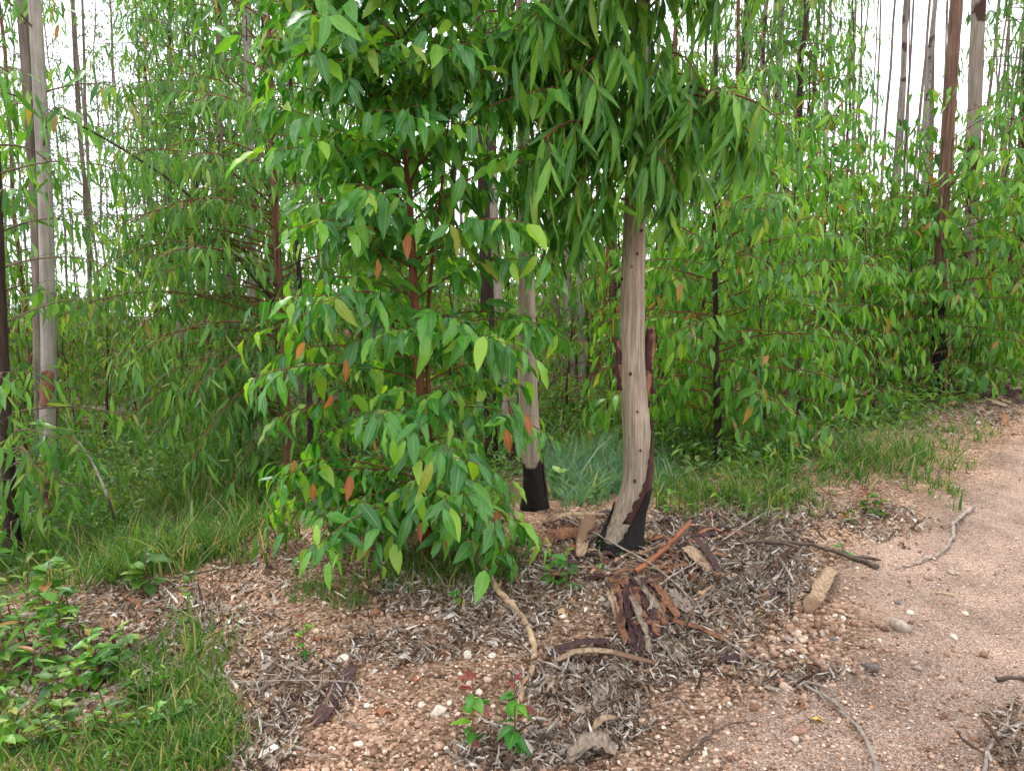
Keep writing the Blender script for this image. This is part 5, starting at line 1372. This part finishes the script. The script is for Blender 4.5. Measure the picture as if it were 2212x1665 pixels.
# low leafy cover on the forest floor
rng = np.random.default_rng(96)
cov = ell(rng, [(250, 1010, 260, 70, 1100), (60, 1000, 160, 120, 800), (300, 930, 300, 60, 1000), (700, 1000, 220, 60, 900), (1000, 990, 160, 60, 700), (1240, 900, 130, 50, 1500), (1440, 930, 130, 60, 900), (1650, 950, 200, 50, 600), (1850, 900, 130, 40, 380), (100, 1130, 160, 50, 400), (500, 1010, 160, 60, 700), (1980, 870, 120, 25, 200), (2150, 800, 140, 40, 400), (1600, 1030, 150, 25, 120)])
CV = gp_many(cov[:, 0], cov[:, 1])
CV = np.repeat(CV, 4, 0); n = len(CV)
CV[:, :2] += rng.normal(0, .07, (n, 2)); CV[:, 2] = terrain(CV[:, 0], CV[:, 1]) + rng.uniform(.02, .34, n) * rng.random(n) ** .5
LV = Leaves(); a_ = rng.uniform(0, 6.28, n)
LV.add(CV, np.stack([np.cos(a_), np.sin(a_), rng.normal(-.25, .4, n)], 1), UP + rng.normal(0, .4, (n, 3)), rng.uniform(.05, .11, n), rng.uniform(.9, 1.5, n))
tag(link('undergrowth', leaf_mesh('undergrowth', LV.arrays(), np.arange(n), 'small', M['leaf_under'], rng, uv=False)), 'low leafy green undergrowth on the forest floor', 'undergrowth', kind='stuff')

# ------------------------------------------------------------------ seedlings and weeds
def seedling(px_, py_, h_px, nl, ll_px, kind, mats, probs, label, group=None, lean=0.0, stem='twig_red', seed=0, name='seedling', droop=.25, bare=.1):
    r = np.random.default_rng(seed + int(px_ * 7 + py_ * 13))
    p = gp(px_, py_)
    h = h_px / FPX * p[1]; ll = ll_px / FPX * p[1]
    t = tag(empty(name, p), label, 'seedling', group)
    S = resample(np.array([(0, 0, -.01), (lean * .3, r.normal(0, .01), h * .5), (lean, r.normal(0, .015), h)]), 8)
    link('stem', make_mesh('stem', *tube(S, np.linspace(.0035, .0014, 8), 5), M[stem]), t)
    for i in range(nl):
        f = bare + (1 - bare) * (i + .5) / nl
        if i >= nl - 2: f = 1.0
        k = min(int(f * 7), 6); q = S[k] + (S[k + 1] - S[k]) * (f * 7 - k)
        az_ = i * 2.4 + (PI if i % 2 else 0) + r.normal(0, .3)
        d = np.array([math.cos(az_), math.sin(az_), r.normal(.35, .25) - droop * 2 * (1 - f)]); d /= np.linalg.norm(d)
        nn = UP + r.normal(0, .2, 3); nn -= d * nn.dot(d); nn /= np.linalg.norm(nn)
        top = f > .8
        m_ = mats[1] if (len(mats) > 1 and r.random() < (probs[1] if top else probs[0])) else mats[0]
        place_leaf(t, kind, int(r.integers(len(TMPL[kind]))), M[m_], q, d, nn, np.cross(d, nn), ll * r.uniform(.75, 1.2) * (.7 if top else 1), r.uniform(.85, 1.1))
    return t
seedling(1022, 1615, 165, 15, 50, 'oval', ['leaf_broad', 'leaf_red'], [.05, .9], 'red-tipped eucalyptus seedling left of its taller red-tipped twin', seed=1, droop=.3)
seedling(1112, 1625, 175, 17, 54, 'oval', ['leaf_broad', 'leaf_red'], [.1, .9], 'tall red-tipped eucalyptus seedling beside the pale curved branch', seed=2, droop=.3)
seedling(656, 1424, 96, 13, 32, 'oval', ['leaf_broad', 'leaf_red'], [.0, .8], 'slim purple-tipped seedling alone on the gravel bank', seed=3)
seedling(1305, 1192, 36, 10, 20, 'oval', ['leaf_under'], [0, 0], 'tiny pale seedling at the left of the charred foot', seed=4)
seedling(1338, 1204, 30, 10, 20, 'oval', ['leaf_fresh'], [0, 0], 'tiny pale seedling in front of the charred foot', seed=5)
seedling(1384, 1180, 60, 12, 20, 'oval', ['leaf_fresh'], [0, 0], 'thin yellowish seedling against the charred foot', seed=6)
seedling(1300, 1232, 40, 10, 22, 'mid', ['leaf_fresh'], [0, 0], 'small pale seedling between charred foot and bark fan', seed=7)
seedling(1448, 1108, 55, 22, 26, 'mid', ['leaf_fresh'], [0, 0], 'bright pale green bushy seedling right behind the bent trunk', seed=8)
seedling(1225, 1275, 90, 18, 34, 'oval', ['leaf_broad'], [0, 0], 'leafy green seedling beneath right edge of the sapling', seed=9)
seedling(1190, 1268, 70, 14, 30, 'oval', ['leaf_broad'], [0, 0], 'low green seedling close under the sapling branches', seed=10)
seedling(990, 1306, 26, 8, 30, 'oval', ['leaf_broad'], [0, 0], 'small dark green rosette seedling on litter under sapling', seed=11)
seedling(1550, 1085, 60, 12, 46, 'lance', ['leaf_fresh', 'leaf_orange'], [.1, .4], 'drooping pale seedling with red leaf under the fresh regrowth', seed=12, droop=.5)
seedling(1870, 1110, 60, 16, 26, 'oval', ['leaf_under', 'leaf_red'], [.1, .3], 'leafy seedling with reddish stem on the track bank', seed=13)
seedling(1900, 1120, 50, 14, 24, 'oval', ['leaf_under'], [0, 0], 'bushy green seedling at the track bank beside a reddish one', seed=14)
seedling(1830, 1128, 34, 12, 22, 'oval', ['leaf_under', 'leaf_orange'], [.1, .2], 'low yellowing seedling on the track bank', seed=15)
seedling(1820, 1195, 14, 8, 24, 'oval', ['leaf_under'], [0, 0], 'flat pale green sprig lying on the track edge', seed=16)
seedling(320, 1275, 90, 11, 52, 'oval', ['leaf_under'], [0, 0], 'tall light green seedling with wet leaves on grassy crest', seed=17)
seedling(410, 1345, 95, 14, 30, 'oval', ['leaf_under'], [0, 0], 'slender green seedling on the litter bank beside grass', seed=18)
seedling(1210, 1080, 60, 8, 50, 'oval', ['leaf_under', 'leaf_yellow'], [.1, .6], 'yellowish broad-leaved seedling by the scorched tree foot', seed=19)
rng = np.random.default_rng(97)
for i, (x, y, h, nl, l) in enumerate([(25, 1345, 120, 14, 46), (95, 1340, 150, 16, 44), (150, 1330, 110, 14, 36), (60, 1420, 130, 16, 44), (15, 1475, 120, 14, 50), (120, 1440, 120, 16, 36), (180, 1400, 90, 12, 32), (215, 1480, 90, 12, 42), (255, 1470, 100, 14, 40), (40, 1560, 90, 14, 40), (110, 1540, 110, 16, 40), (170, 1510, 80, 14, 34), (230, 1570, 90, 14, 40), (20, 1640, 90, 14, 42), (90, 1620, 80, 14, 38), (70, 1480, 100, 14, 40), (140, 1585, 80, 14, 36), (200, 1440, 80, 13, 34), (10, 1400, 120, 14, 44), (130, 1380, 110, 14, 38), (45, 1610, 90, 14, 40), (200, 1600, 70, 13, 34), (270, 1590, 60, 12, 32), (320, 1580, 55, 12, 30), (160, 1630, 70, 14, 36), (280, 1420, 70, 12, 30), (300, 1530, 70, 12, 34), (350, 1500, 60, 10, 30), (-60, 1400, 130, 14, 46), (-80, 1560, 110, 14, 44), (60, 1290, 90, 12, 40), (0, 1260, 110, 12, 44), (390, 1560, 50, 10, 32), (240, 1650, 60, 12, 34)]):
    lab, grp, mt, st = [('light green broad-leaved seedling in the weedy corner below grassy trees', 'light green weedy seedlings', ['leaf_under', 'leaf_yellow'], 'twig_red'), ('bright green oval-leaved seedling in the weedy corner below grassy trees', 'bright green weedy seedlings', ['leaf_fresh', 'leaf_yellow'], 'twig_red')][i % 2]
    seedling(x, y, h, nl + 5, l * 1.15, 'oval' if i % 3 else 'mid', mt, [.04, .2], lab, grp, seed=100 + i, lean=rng.normal(0, .04), stem=st)
for i, (x, y) in enumerate([(300, 1130), (250, 1190), (420, 1160), (380, 1080), (520, 1130), (160, 1180), (470, 1190), (1480, 1120), (1620, 1130), (1690, 1130), (1750, 1120), (1960, 1060), (1790, 1070), (1290, 1100), (820, 1210), (740, 1240)]):
    seedling(x, y, rng.uniform(35, 70), 12, 24, 'mid', ['leaf_under'], [0, 0], 'small leafy herb growing out of the green grass', 'small herbs in the grass', seed=200 + i)
